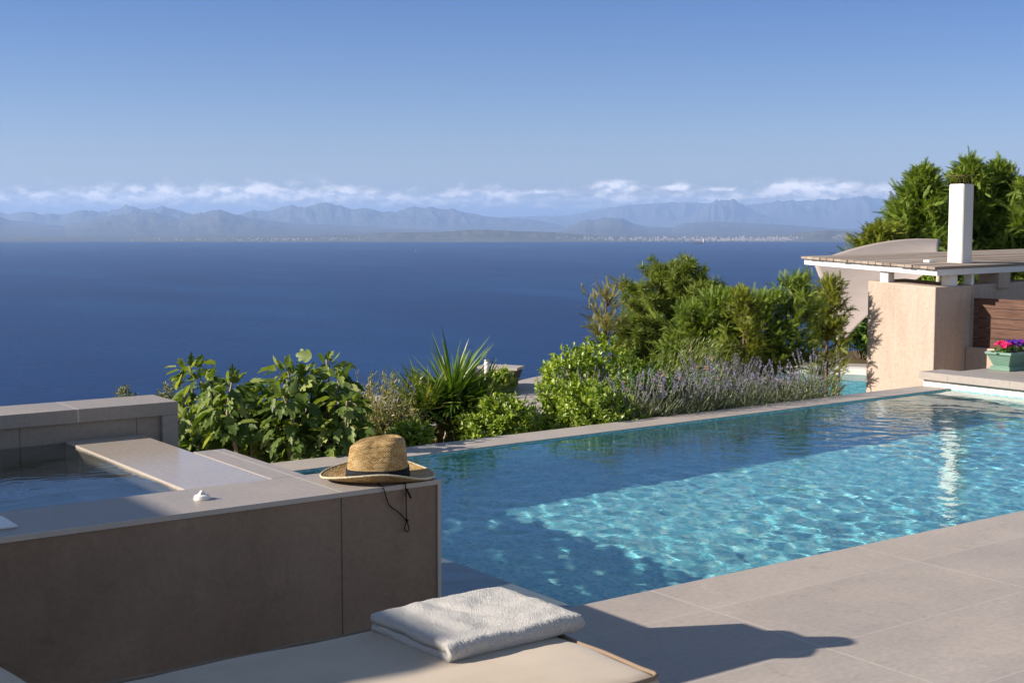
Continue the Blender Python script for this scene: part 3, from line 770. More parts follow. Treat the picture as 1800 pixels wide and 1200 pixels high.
def add_fold(prof, x0, x1, nx, ph):
    npf = len(prof); base = len(V)
    for i in range(nx + 1):
        s = i / nx; x = x0 + (x1 - x0) * s
        endr = min(1, min(s, 1 - s) * nx / 12.0); shrink = 1 - .10 * (1 - math.sin(endr * PI / 2))
        for (y, z) in prof:
            zc = .023
            zz = zc + (z - zc) * shrink
            w1 = .0060 * mnoise.noise(Vector((x * 7 + ph, y * 7, 0))) * min(1, z / .02) + .0035 * mnoise.noise(Vector((x * 20, y * 20, 5 + ph))) * min(1, z / .02)
            crease = .007 * math.exp(-((x - .27 + y * .35) / .018) ** 2) * (1 if z > .035 else 0) * math.exp(-((y - .24) / .08) ** 2)
            zz += random.uniform(-.0006, .0007) * (1 if z > .003 else 0)
            V.append((x + random.uniform(-.0007, .0007) + .006 * mnoise.noise(Vector((y * 8, z * 60, ph))) * (1 - endr), y + random.uniform(-.0009, .0009) + .004 * mnoise.noise(Vector((x * 9, z * 30, ph + 2))), max(.0006, zz + w1 - crease)))
    for i in range(nx):
        for k in range(npf):
            k2 = (k + 1) % npf
            Fq.append((base + i*npf + k, base + i*npf + k2, base + (i+1)*npf + k2, base + (i+1)*npf + k))
    for i in (0, nx):
        f = tuple(base + i*npf + k for k in range(npf)); Fq.append(f if i else f[::-1])
add_fold(fold_profile(.001, .0215, .335), 0, .405, 240, 0)
me = bpy.data.meshes.new('towel'); me.from_pydata(V, [], Fq); me.update()
towel = link('towel', me, terry, smooth=True)
towel.location = (1.64, 2.492, CZ + .004); towel.rotation_euler = (0, 0, rad(2.2))
bm = bmesh.new(); bm.from_mesh(me); bmesh.ops.triangulate(bm, faces=[f for f in bm.faces if len(f.verts) > 4]); bmesh.ops.recalc_face_normals(bm, faces=list(bm.faces)); bm.to_mesh(me); bm.free()
tag(towel, 'white terry towel folded flat on the beige lounger', 'towel')

# ------------------------------------------------------------------ straw hat on the tub corner
straw, nt, out = new_mat('woven_straw')
uvn = N(nt, 'ShaderNodeUVMap', uv_map='UV')
sep = N(nt, 'ShaderNodeSeparateXYZ'); L(nt, uvn.outputs[0], sep.inputs[0])
# herringbone plait: rows of slanted strands, the slant flips every row
rows = mathn(nt, 'MULTIPLY', sep.outputs[1], 118.0)
rowi = mathn(nt, 'FLOOR', rows); rowf = mathn(nt, 'FRACT', rows)
flip = mathn(nt, 'SUBTRACT', mathn(nt, 'MULTIPLY', mathn(nt, 'MODULO', rowi, 2.0), 2.0), 1.0)
ph = mathn(nt, 'ADD', mathn(nt, 'MULTIPLY', sep.outputs[0], 108.0), mathn(nt, 'MULTIPLY', mathn(nt, 'MULTIPLY', rowf, flip), 1.5))
ph = mathn(nt, 'ADD', ph, mathn(nt, 'MULTIPLY', rowi, .37))
si = mathn(nt, 'FLOOR', ph); sf = mathn(nt, 'FRACT', ph)
prof1 = mathn(nt, 'MULTIPLY', mathn(nt, 'SINE', mathn(nt, 'MULTIPLY', sf, PI)), mathn(nt, 'ADD', .55, mathn(nt, 'MULTIPLY', .45, mathn(nt, 'SINE', mathn(nt, 'MULTIPLY', rowf, PI)))))
wn = N(nt, 'ShaderNodeTexWhiteNoise', noise_dimensions='2D'); cb = N(nt, 'ShaderNodeCombineXYZ'); L(nt, si, cb.inputs[0]); L(nt, rowi, cb.inputs[1]); L(nt, cb.outputs[0], wn.inputs['Vector'])
tc = N(nt, 'ShaderNodeTexCoord'); nn = N(nt, 'ShaderNodeTexNoise', i_Scale=30.0, i_Detail=4.0); L(nt, tc.outputs['Object'], nn.inputs['Vector'])
fac = mathn(nt, 'ADD', mathn(nt, 'MULTIPLY', wn.outputs['Value'], .55), mathn(nt, 'MULTIPLY', nn.outputs[0], .45))
r = ramp(nt, fac, [(.12, (.30, .16, .05)), (.3, (.50, .31, .11)), (.6, (.62, .43, .18)), (.85, (.72, .55, .28))])
gap = N(nt, 'ShaderNodeMixRGB', blend_type='MULTIPLY'); gap.inputs[0].default_value = 1
rg = ramp(nt, prof1, [(0, (.28, .20, .13)), (.5, (1, 1, 1))]); L(nt, r.outputs[0], gap.inputs[1]); L(nt, rg.outputs[0], gap.inputs[2])
b = N(nt, 'ShaderNodeBump', i_Strength=.9, i_Distance=.0022); L(nt, prof1, b.inputs['Height'])
p = N(nt, 'ShaderNodeBsdfPrincipled', i_Roughness=.5); p.inputs['Specular IOR Level'].default_value = .35
L(nt, gap.outputs[0], p.inputs['Base Color']); L(nt, b.outputs[0], p.inputs['Normal'])
t = N(nt, 'ShaderNodeBsdfTranslucent'); L(nt, gap.outputs[0], t.inputs[0])
mx = N(nt, 'ShaderNodeMixShader'); mx.inputs[0].default_value = .12; L(nt, p.outputs[0], mx.inputs[1]); L(nt, t.outputs[0], mx.inputs[2]); L(nt, mx.outputs[0], out.inputs[0])

hc = at_z(664, 841, TZ); 
hat = empty('straw_hat', 'woven straw hat with black band and chin cord on the tub corner', 'hat', loc=(hc[0], hc[1], TZ))
hat.rotation_euler = (0, rad(0), math.atan2(RT[1], RT[0]) + rad(3))
NT = 144
def superr(th, a, b, n=2.3): return (abs(math.cos(th) / a) ** n + abs(math.sin(th) / b) ** n) ** (-1 / n)
def ring_surface(name, rows_, mat, parent, close_top=False):
    """rows_: list of (function theta->(x,y,z), v)"""
    V, UV, Fc = [], [], []
    for f, v in rows_:
        for k in range(NT):
            th = 2 * PI * k / NT; V.append(f(th))
    me = bpy.data.meshes.new(name)
    for i in range(len(rows_) - 1):
        for k in range(NT):
            k2 = (k + 1) % NT
            Fc.append((i*NT + k, i*NT + k2, (i+1)*NT + k2, (i+1)*NT + k))
    if close_top: Fc.append(tuple((len(rows_)-1)*NT + k for k in range(NT)))
    me.from_pydata(V, [], Fc); uv = me.uv_layers.new(name='UV')
    for p_ in me.polygons:
        big = len(p_.vertices) > 4
        ks = [vi % NT for vi in p_.vertices]; wrap = (max(ks) - min(ks) > NT / 2)
        for li, vi in zip(p_.loop_indices, p_.vertices):
            k = vi % NT
            if wrap and k < NT / 2 and not big: k += NT
            uv.data[li].uv = (k / NT * .56, rows_[vi // NT][1])
    me.update()
    return link(name, me, mat, parent, smooth=True)
CH = .126
def crown_pt(th, t):
    """t 0 base .. 1 shoulder .. 2 centre of the top"""
    c, s = math.cos(th), math.sin(th)
    if t <= 1:
        a = .0985 - .013 * t ** 1.3; b_ = .083 - .019 * t ** 1.2
        r_ = superr(th, a, b_)
        dent = .017 * (max(0, t - .30) / .70) ** 1.2 * (math.exp(-((abs(th - PI*1.5) - .12) / .55) ** 2) + math.exp(-((th - PI*.5) / .6) ** 2))
        r_ -= dent
        top = CH + .006 * c - .010 * max(0, -c) ** 2
        z = .006 + (top - .006) * t
        if t > .9: 
            q = (t - .9) / .1; r_ -= .006 * q * q; z -= .002 * q
        return (r_ * c, r_ * s, z)
    q = t - 1
    x0, y0, z0 = crown_pt(th, 1.0)
    x, y = x0 * (1 - q), y0 * (1 - q)
    crease = .024 * math.exp(-(y / .017) ** 2) * max(0, 1 - (x / .085) ** 2) ** .6
    dome = .004 * (1 - (1 - q) ** 2)
    z = z0 * (1 - min(1, q * 2.5)) + (CH + .006 * x / .09 - .010 * max(0, -x / .09) ** 2) * min(1, q * 2.5) + dome - crease * min(1, q * 4)
    z += .006 * math.sin(min(1, q * 3) * PI) 
    return (x, y, z)
ts = list(np.linspace(0, .9, 22)) + [.93, .96, .985, 1.0] + [1 + x for x in (.03, .07, .12, .18, .26, .35, .45, .56, .68, .8, .9, .97)]
ring_surface('crown', [((lambda th, t=t: crown_pt(th, t)), t * .13) for t in ts], straw, hat, close_top=True)
def brim_z(th, q):
    s2 = math.sin(th) ** 2
    c = math.cos(th)
    near = 1.0 if math.sin(th) < 0 else 1.25
    return .007 - .004 * math.sin(q * PI * .8) + ((.034 * near) * s2 ** 1.15 + .012 * max(0, -c) ** 3 + .006 * max(0, c) ** 3) * q ** 1.7 + .0015 * math.sin(5 * th + 1) * q
def brim_pt(th, q, dz=0):
    r0 = superr(th, .097, .0815); r1 = superr(th, .179, .158, 2.1) - .012 * math.sin(th) ** 2
    r_ = r0 + (r1 - r0) * q
    return (r_ * math.cos(th), r_ * math.sin(th), max(.0012, brim_z(th, q) + dz))
qs = np.linspace(0, 1, 18)
rows_ = [((lambda th, q=q: brim_pt(th, q, .0022)), .5 + q * .078) for q in qs] + [((lambda th, q=q: brim_pt(th, q, -.0022)), .8 + q * .078) for q in qs[::-1]]
ring_surface('brim', rows_, straw, hat)
edge_mat = plain('plaited_edge', (.60, .50, .33), rough=.7, var=.25, scale=160, bump=.5)
tube_mesh('brim_edge', [([brim_pt(2*PI*k/120, 1.0) for k in range(120)], .0033)], edge_mat, hat, sides=8, closed=True)
band_mat = plain('black_ribbon', (.012, .013, .018), rough=.8, spec=.2, var=.3, scale=150, bump=.2)
def band_pt(th, t, off):
    x, y, z = crown_pt(th, t); r_ = math.hypot(x, y); k = (r_ + off + .0008 * math.sin(9 * th)) / r_; return (x * k, y * k, z + .002 * math.sin(2 * th + .5))
ring_surface('hat_band', [((lambda th, t=t, f=f: band_pt(th, t, f)), t) for t, f in ((.03, .0015), (.03, .0035), (.16, .0033), (.27, .003), (.27, .001))], band_mat, hat)
# chin cord hanging over the front of the wall
Mi = (Matrix.Translation(hat.location) @ hat.rotation_euler.to_matrix().to_4x4()).inverted()
VF = TF - .011
def cp(px, py, off=0): return Mi @ Vector(tuple(on_v(px, py, VF - off)))
def smoothpath(pts, n=6):
    P = [Vector(p) for p in pts]; o = []
    for i in range(len(P) - 1):
        p0 = P[max(i-1, 0)]; p1 = P[i]; p2 = P[i+1]; p3 = P[min(i+2, len(P)-1)]
        for k in range(n):
            t = k / n
            o.append(.5 * ((2*p1) + (-p0 + p2)*t + (2*p0 - 5*p1 + 4*p2 - p3)*t*t + (-p0 + 3*p1 - 3*p2 + p3)*t**3))
    return o + [P[-1]]
cord_mat = plain('black_cord', (.010, .010, .012), rough=.8, spec=.15, var=.2)
topz = Vector((0, 0, .003))
a0 = cp(670, 850); a0b = Mi @ Vector(tuple(at_z(664, 850, TZ + .003))); b0b = Mi @ Vector(tuple(at_z(708, 845, TZ + .003)))
tube_mesh('chin_cord', [(smoothpath([a0b, cp(673.5, 857), cp(678, 870), cp(681, 880), cp(686, 889), cp(695, 896), cp(703, 902), cp(711, 910), cp(714.5, 914, .003)]), .0017),
                        (smoothpath([b0b, cp(712.5, 851), cp(713.5, 865), cp(714, 885), cp(714.3, 905), cp(715, 914, .003)]), .0017),
                        (smoothpath([cp(715, 915, .003), cp(711.5, 926), cp(712.5, 932), cp(716, 934), cp(719, 930), cp(718, 924), cp(715.5, 915, .003)]), .0017)], cord_mat, hat, sides=7)
kp = cp(714.8, 914, .003)
bm = bmesh.new(); bmesh.ops.create_icosphere(bm, subdivisions=2, radius=.0062, matrix=Matrix.Translation(kp) @ Matrix.Diagonal((1, .8, .8, 1)))
for v in bm.verts: v.co += Vector((1, 1, 1)) * .0012 * mnoise.noise(v.co * 500)
bm_obj('knot', bm, cord_mat, hat, smooth=True)
tube_mesh('cord_end', [(smoothpath([cp(714, 858, .003), cp(717, 864, .004), cp(722, 874.5, .004)]), [.0014] + [.0032] * 11 + [.0036])], cord_mat, hat, sides=8)
#PART3
# ------------------------------------------------------------------ raised terrace at the far end of the pool
XR = 9.76
terr = empty('raised_terrace', 'raised grey stone terrace with white riser at the far end of the pool', 'terrace')
boxes('riser', [((XR + .001, 6.2, -.9), (XR + .5, 7.30, .062)), ((XR + .02, -9, -.9), (XR + .5, 6.1995, .062))], stone('riser_white', (.78, .75, .70), var=.05, scale=3, rough=.55, bump=.05, joints=[(1, 6.42, .6, .006, (.6, .57, .52))]), terr)
boxes('paving', [((XR - .045, -9, .0625), (10.03, 7.313, .126)), ((10.0305, -9, .0625), (12.9, 7.115, .126))], stone('terrace_stone', (.36, .33, .31), var=.14, scale=2.5, rough=.55, bump=.1, joints=[(1, 6.42, .6, .005, (.25, .22, .2))], stretch=(1, .4, 1)), terr)
boxes('base', [((XR + .501, -9, -1.6), (12.88, 7.10, .062))], white_render, terr)

# planter with petunias
pl = empty('planter_box', 'sage green plastic flower trough on the grey terrace', 'planter', loc=(0, 0, 0))
pmat = plain('sage_plastic', (.14, .25, .19), rough=.45, var=.06, spec=.4)
pc = np.array([10.335, 6.84]); PW, PL = .185, .62; PZ = .127
def trough(name, levels, parent):
    bm = bmesh.new(); prev = None
    for ex, z in levels:
        r_ = [bm.verts.new((pc[0] - ex + a * (PL + 2*ex), pc[1] - ex + b_ * (PW + 2*ex) , PZ + z)) for a, b_ in ((0,0),(1,0),(1,1),(0,1))]
        if prev: 
            for i in range(4): bm.faces.new((prev[i], prev[(i+1)%4], r_[(i+1)%4], r_[i]))
        else: bm.faces.new(r_[::-1])
        prev = r_
    bm.faces.new(prev)
    return bm_obj(name, bm, pmat, parent, bevel=.002, seg=1)
trough('trough', [(-.006, 0), (-.006, .004), (-.006, .033), (-.014, .036), (-.014, .045), (-.010, .048), (.022, .128), (.022, .133), (.034, .136), (.040, .146), (.038, .160), (.030, .164), (.012, .164), (.008, .150)], pl)
boxes('foot', [((pc[0] - .008, pc[1] - .008, PZ - .0005), (pc[0] + PL + .008, pc[1] + PW + .008, PZ + .0335))], pmat, pl, bevel=.003)
soil2 = plain('potting_soil', (.05, .035, .022), rough=.95, var=.4, scale=60, bump=.6)
boxes('soil', [((pc[0] - .006, pc[1] - .006, PZ + .1505), (pc[0] + PL + .006, pc[1] + PW + .006, PZ + .156))], soil2, pl)
def petunia(cx, cy, col, label, seed, n=9, spread=.045):
    e = empty('petunia', label, 'flower', 'petunias in the green trough', loc=(cx, cy, PZ + .157))
    r = np.random.default_rng(seed)
    pm = leafmat('petal_' + label.split()[0], [(0, [x*.8 for x in col]), (1, [min(1, x*1.15) for x in col])], trans=.3, tcol=(1, 1, 1), rough=.6)
    for i in range(n):
        V, F = [], []
        c = np.array([r.normal() * spread, r.normal() * spread * .8, .045 + r.uniform(0, .05)])
        nrm = unit(np.array([-.5 + r.normal()*.4, -.5 + r.normal()*.4, .8])); a = unit(np.cross(nrm, [0.2, .1, 1])); b_ = np.cross(nrm, a)
        base = len(V); V.append(c - nrm * .012); R_ = r.uniform(.022, .030)
        for k in range(20):
            th = 2*PI*k/20; rr = R_ * (1 + .14 * math.cos(5*th)); V.append(c + (a*math.cos(th) + b_*math.sin(th)) * rr + nrm * .004 * math.cos(10*th))
        for k in range(20): F.append((base, base + 1 + k, base + 1 + (k+1) % 20))
        me = bpy.data.meshes.new('bloom'); me.from_pydata([tuple(v) for v in V], [], F); me.update()
        link('bloom', me, pm, e)
    m_ = 70
    P = np.stack([r.normal(size=m_)*spread*1.3, r.normal(size=m_)*spread, r.uniform(0, .05, m_)], -1)
    scatter('foliage', T_oval(), P, unit(np.stack([r.normal(size=m_), r.normal(size=m_), r.uniform(.1, 1, m_)], -1)), rdir(m_, r), .035, .018, LEAF_MID, e)
LEAF_MID = leafmat('leaf_mid_green', [(0, (.05, .11, .02)), (1, (.13, .22, .05))])
petunia(pc[0] + .06, pc[1] + .09, (.72, .02, .16), 'crimson pink petunia at the left end of the green trough', 1)
petunia(pc[0] + .24, pc[1] + .085, (.12, .02, .36), 'deep purple petunia in the green trough', 2)
petunia(pc[0] + .42, pc[1] + .09, (.55, .02, .22), 'pink petunia hidden at the right end of the green trough', 3)

# ------------------------------------------------------------------ plastered outbuilding with slatted roof
plaster = stone('apricot_plaster', (.515, .425, .362), var=.10, scale=2.2, rough=.85, bump=.35, fine=26, spec=.15, streak=(5, 5, .7))
hut = empty('outbuilding', 'apricot plastered garden outbuilding with flat slatted wooden roof', 'outbuilding', loc=(0, 0, 0))
UC = on_u(1645, 505, 12.66)
C0 = at_d(1645, 505, 15)
u0, v0 = C0[0], C0[1]
tl = on_u(1526, 493, u0); v1 = tl[1]
ul = 13.23
wt = on_v(1753, 498, v0)
def zt(u, v): return C0[2] + (u - u0) * (wt[2] - C0[2]) / (wt[0] - u0) + (v - v0) * (tl[2] - C0[2]) / (v1 - v0)
GB = -1.75
bm = bmesh.new()
def wblock(ua, ub, va, vb):
    bm = bmesh.new(); q = [(ua, va), (ub, va), (ub, vb), (ua, vb)]
    add_hexa(bm, [(x, y, GB) for x, y in q], [(x, y, zt(x, y)) for x, y in q]); return bm_obj('wall', bm, plaster, hut, bevel=.012, seg=2)
bm.free(); wblock(u0, ul + .1, v0, v1); wblock(ul + .098, 17.6, v0 + .001, v0 + .22)
# low wall in front of the screen
lw = boxes('low_wall', [((ul, 7.0, GB), (ul + .22, v0 - .002, .007))], plaster, hut, bevel=.008)
wood_mat, nt, out = new_mat('red_cedar_boards')
tc = N(nt, 'ShaderNodeTexCoord'); mp = N(nt, 'ShaderNodeMapping'); mp.inputs['Scale'].default_value = (2, 2.2, 26); L(nt, tc.outputs['Object'], mp.inputs[0])
n1 = N(nt, 'ShaderNodeTexNoise', i_Scale=1.6, i_Detail=8.0, i_Roughness=.65, i_Distortion=.8); L(nt, mp.outputs[0], n1.inputs['Vector'])
n2 = N(nt, 'ShaderNodeTexNoise', i_Scale=1.5, i_Detail=3.0); L(nt, tc.outputs['Object'], n2.inputs['Vector'])
r = ramp(nt, mathn(nt, 'ADD', mathn(nt, 'MULTIPLY', n1.outputs[0], .65), mathn(nt, 'MULTIPLY', n2.outputs[0], .35)), [(.3, (.05, .027, .021)), (.5, (.12, .064, .046)), (.7, (.20, .115, .078))])
p = N(nt, 'ShaderNodeBsdfPrincipled', i_Roughness=.7); p.inputs['Specular IOR Level'].default_value = .2
b = N(nt, 'ShaderNodeBump', i_Strength=.4, i_Distance=.01); L(nt, n1.outputs[0], b.inputs['Height'])
L(nt, r.outputs[0], p.inputs['Base Color']); L(nt, b.outputs[0], p.inputs['Normal']); L(nt, p.outputs[0], out.inputs[0])
scr = empty('timber_screen', 'dark red board screen standing on the low apricot wall', 'screen', loc=(0, 0, 0))
zb, ztop = .012, .575; nb = 5; hb = (ztop - zb) / nb
for k in range(nb):
    boxes('board', [((ul + .03 + .002 * (k % 2), 7.2 + .03 * (k % 3), zb + k * hb), (ul + .06, v0 - .075, zb + (k + 1) * hb - .006))], wood_mat, scr, bevel=.003)
for vb_ in (v0 - .20, 8.1): boxes('batten', [((ul + .0605, vb_, zb), (ul + .10, vb_ + .08, ztop - .01))], wood_mat, scr)

# roof: white beams carried on short posts, grey boards on top
whitewood = plain('white_beam_paint', (.80, .79, .77), rough=.5, var=.05, bump=.1)
rA = on_u(1647.5, 473.7, u0 - .03); rA_b = on_u(1647.5, 485, u0 - .03)
rB = on_u(1413.7, 454.5, u0 - .03); rB_b = on_u(1413.7, 465, u0 - .03)
rR = on_v(1751, 468, rA[1]); rRb = on_v(1751, 480, rA[1])
sl_v = (rB[2] - rA[2]) / (rB[1] - rA[1]); sl_u = (rR[2] - rA[2]) / (rR[0] - rA[0])
def rz(u, v): return rA[2] + (u - rA[0]) * sl_u * .6 + (v - rA[1]) * sl_v
UE = 17.6
tb = .072
def beam(name, a, b, w, h, mat, parent, axis):
    """beam from a to b in (u, v), top follows the roof plane"""
    (ua, va), (ub, vb) = a, b
    if axis == 'v': c = [(ua, va), (ua + w, va), (ub + w, vb), (ub, vb)]
    else: c = [(ua, va), (ub, vb), (ub, vb + w), (ua, va + w)]
    bm = bmesh.new(); add_hexa(bm, [(x, y, rz(x, y) - h) for x, y in c], [(x, y, rz(x, y)) for x, y in c])
    return bm_obj(name, bm, mat, parent, bevel=.003, seg=1)
beam('fascia', (rA[0], rA[1]), (rB[0], rB[1]), .05, tb, whitewood, hut, 'v')
beam('fascia', (rA[0] + .0505, rA[1]), (UE, rA[1]), .05, tb, whitewood, hut, 'u')
beam('fascia', (rA[0] + .0505, rB[1] - .05), (UE, rB[1] - .05), .05, tb, whitewood, hut, 'u')
beam('rafter', (14.2, rA[1] + .0505), (14.2, rB[1] - .0505), .05, tb * .8, whitewood, hut, 'v')
beam('rafter', (16.0, rA[1] + .0505), (16.0, rB[1] - .0505), .05, tb * .8, whitewood, hut, 'v')
for (a, b_) in ((1547, 1561),):
    p0 = on_u(a, 493, u0 + .02); p1 = on_u(b_, 493, u0 + .02)
    bm = bmesh.new(); lo_v, hi_v = p1[1], p0[1]
    q = [(u0 + .02, lo_v), (u0 + .13, lo_v), (u0 + .13, hi_v), (u0 + .02, hi_v)]
    add_hexa(bm, [(x, y, zt(x, y) - .05) for x, y in q], [(x, y, rz(x, y) - tb + .001) for x, y in q]); bm_obj('roof_post', bm, whitewood, hut)
for x0_, x1_ in ((1668, 1683), (1707, 1712)):
    p0 = on_v(x0_, 500, v0 + .03); p1 = on_v(x1_, 500, v0 + .03)
    q = [(p0[0], v0 + .03), (p1[0], v0 + .03), (p1[0], v0 + .13), (p0[0], v0 + .13)]
    bm = bmesh.new(); add_hexa(bm, [(x, y, zt(x, y) - .05) for x, y in q], [(x, y, rz(x, y) - tb + .001) for x, y in q]); bm_obj('roof_post', bm, whitewood, hut)
p0 = on_v(1752, 500, v0 + .0); p1 = on_v(1772, 500, v0)
q = [(p0[0], v0 - .03), (p1[0], v0 - .03), (p1[0], v0 + .26), (p0[0], v0 + .26)]
bm = bmesh.new(); add_hexa(bm, [(x, y, zt(x, y) - .06) for x, y in q], [(x, y, rz(x, y) - .001) for x, y in q]); bm_obj('pier', bm, plaster, hut, bevel=.008)
grey_board, nt, out = new_mat('weathered_boards')
tc = N(nt, 'ShaderNodeTexCoord'); mp = N(nt, 'ShaderNodeMapping'); mp.inputs['Scale'].default_value = (1.2, 14, 5); L(nt, tc.outputs['Object'], mp.inputs[0])
n1 = N(nt, 'ShaderNodeTexNoise', i_Scale=2.0, i_Detail=7.0, i_Roughness=.6); L(nt, mp.outputs[0], n1.inputs['Vector'])
g = N(nt, 'ShaderNodeNewGeometry')
r = ramp(nt, mathn(nt, 'ADD', mathn(nt, 'MULTIPLY', n1.outputs[0], .6), mathn(nt, 'MULTIPLY', g.outputs['Random Per Island'], .4)), [(.25, (.20, .155, .125)), (.5, (.31, .25, .205)), (.75, (.40, .34, .285))])
p = N(nt, 'ShaderNodeBsdfPrincipled', i_Roughness=.85); p.inputs['Specular IOR Level'].default_value = .15; L(nt, r.outputs[0], p.inputs['Base Color']); L(nt, p.outputs[0], out.inputs[0])
bm = bmesh.new(); va, vb = rA[1] - .015, rB[1] + .02; nbd = 19; wb = (vb - va) / nbd; rb = random.Random(3)
for k in range(nbd):
    a, b_ = va + k * wb + .005, va + (k + 1) * wb - .005; e0 = rA[0] - .05 + rb.uniform(-.012, .012); dz = rb.uniform(-.002, .002)
    # the two rows of boards meet over a rafter
    for xa, xb in ((e0, 14.22), (14.226, UE)):
        q = [(xa, a), (xb, a), (xb, b_), (xa, b_)]
        add_hexa(bm, [(x, y, rz(x, y) + .002) for x, y in q], [(x, y, rz(x, y) + .030 + dz) for x, y in q])
bm_obj('roof_boards', bm, grey_board, hut)
# chimney with a plate cowl
def on_roof(px, py):
    a, b_ = 12.0, 30.0
    for _ in range(50):
        m_ = (a + b_) / 2; q = at_d(px, py, m_)
        if q[2] > rz(q[0], q[1]) + .03: a = m_
        else: b_ = m_
    return q
cbm = on_roof(1690.5, 462.5); cb0 = on_u(1664.3, 460.7, cbm[0])
cu, cv0, cv1 = (cb0[0] + cbm[0]) / 2, cbm[1], cb0[1]
chz0 = rz(cu, cv0) + .005
chz1 = on_u(1695.5, 323, cu)[2]; chs = (cv1 - cv0)
chim = empty('chimney', 'tall white square chimney with a flat metal cowl on the slatted roof', 'chimney', loc=(cu, cv0, chz0))
boxes('shaft', [((0, 0, -.02), (chs * .98, chs, chz1 - chz0))], stone('white_chimney', (.80, .79, .77), var=.04, scale=3, rough=.6, bump=.1), chim, bevel=.012)
rust = plain('rusty_iron', (.12, .075, .045), rough=.8, var=.4, scale=40)
h_ = chz1 - chz0
for a, b_ in ((.06, .06), (.94, .06), (.06, .94), (.94, .94), (.5, .06), (.06, .5)): tube_mesh('cowl_leg', [([(a * chs, b_ * chs, h_ - .01), (a * chs, b_ * chs, h_ + .088)], .0045)], rust, chim, sides=6)
boxes('cowl_plate', [((-.12 * chs, -.1 * chs, h_ + .089), (1.1 * chs, 1.12 * chs, h_ + .095))], rust, chim, bevel=.002)
# small white cap lying on the boards
boxes('roof_vent', [((rA[0] + .55, rA[1] + .52, rz(rA[0] + .55, rA[1] + .52) + .032), (rA[0] + .66, rA[1] + .60, rz(rA[0] + .55, rA[1] + .52) + .058))], whitewood, hut)

# ------------------------------------------------------------------ shade sail behind the outbuilding
sail_mat = plain('sailcloth', (.37, .315, .285), rough=.8, spec=.1, var=.05, scale=4)
nt = sail_mat.node_tree
pA, pB, pC, pD = at_d(1474, 612, 17.8), at_d(1430, 461, 20.5), at_d(1654, 421, 22.5), at_d(1650, 464, 18.6)
ns = 30; X = np.zeros((ns, ns)); Y = X.copy(); Zs = X.copy()
for i in range(ns):
    for j in range(ns):
        s, t = i / (ns - 1), j / (ns - 1)
        # hollow edges
        s2 = .5 + (s - .5) * (1 - (.22 if s < .5 else 0) * 4 * t * (1 - t)); t2 = .5 + (t - .5) * (1 - .03 * 4 * s * (1 - s))
        q = (pA * (1 - s2) + pB * s2) * (1 - t2) + (pD * (1 - s2) + pC * s2) * t2
        q = q + UP * .13 * 4 * t * (1 - t) * s * s
        X[i, j], Y[i, j], Zs[i, j] = q
sail = empty('shade_sail', 'curved beige shade sail stretched behind the outbuilding', 'shade sail', loc=(0, 0, 0))
so_ = link('cloth', grid_mesh('cloth', X, Y, Zs), sail_mat, sail, smooth=True)
md = so_.modifiers.new('thick', 'SOLIDIFY'); md.thickness = .006
pole_mat = plain('steel_pole', (.42, .38, .33), rough=.5, var=.1)
tube_mesh('pole', [([(pA[0], pA[1], -1.6), (pA[0], pA[1], pA[2] + .05)], .03)], pole_mat, sail)
tube_mesh('pole', [([(pC[0] + .1, pC[1] + .1, -1.6), (pC[0] + .1, pC[1] + .1, pC[2] - .25)], .03)], pole_mat, sail)
tube_mesh('pole', [([(pD[0], pD[1], -1.6), (pD[0], pD[1], pD[2] + .02)], .03)], pole_mat, sail)

# ------------------------------------------------------------------ lower pool and its paving, lower bollard terrace
LZ = -1.25
lp = empty('lower_pool', 'lower curved turquoise pool with white rim behind the lavender', 'swimming pool')
def ring_pts(cx, cy, rx, ry, n=72): return [(cx + rx * math.cos(2*PI*k/n), cy + ry * math.sin(2*PI*k/n)) for k in range(n)]
lc = (16.0, 14.1)
rx_, ry_ = 3.7, 3.5
def annulus(name, r0, r1, z0, z1, mat, parent):
    bm = bmesh.new(); n = 72
    rings = [[bm.verts.new((lc[0] + (rx_ + r) * math.cos(2*PI*k/n), lc[1] + (ry_ + r) * math.sin(2*PI*k/n), z)) for k in range(n)] for r, z in ((r0, z0), (r0, z1), (r1, z1), (r1, z0))]
    for a in range(4):
        for k in range(n): bm.faces.new((rings[a][k], rings[a][(k+1)%n], rings[(a+1)%4][(k+1)%n], rings[(a+1)%4][k]))
    return bm_obj(name, bm, mat, parent, bevel=0)
annulus('rim', 0, .32, LZ - .6, LZ + .06, white_render, lp)
bm = bmesh.new(); n = 72
c_ = [bm.verts.new((x, y, LZ - .55)) for x, y in ring_pts(lc[0], lc[1], rx_, ry_)]; bm.faces.new(c_)
lbasin = bm_obj('basin', bm, mosaic('lower_mosaic', [(0, (.10, .42, .58)), (.5, (.20, .60, .74)), (1, (.38, .76, .84))], scale=.05), lp)
tx_ = np.linspace(0, 1, 90); th_2 = np.linspace(2*PI, 0, 220)
Xw = lc[0] + rx_ * tx_[:, None] * np.cos(th_2)[None]; Yw = lc[1] + ry_ * tx_[:, None] * np.sin(th_2)[None]
Zw = LZ - .05 + .0009 * np.sin(14 * Xw + 3 * Yw) + .0008 * np.sin(5 * Xw - 16 * Yw) + .0006 * np.sin(23 * Xw + 19 * Yw)
mlw, ntl, outl_ = new_mat('lower_water'); gl_ = N(ntl, 'ShaderNodeBsdfGlass', i_Roughness=0.0, i_IOR=1.10); gl_.inputs['Color'].default_value = (.92, .98, 1, 1); L(ntl, gl_.outputs[0], outl_.inputs[0])
lwt = link('lower_pool_water', grid_mesh('lower_pool_water', Xw, Yw, Zw), mlw, smooth=True)
tag(lwt, 'light turquoise water in the lower pool', 'water', kind='structure')
lwt.cycles.is_caustics_caster = True; lbasin.cycles.is_caustics_receiver = True
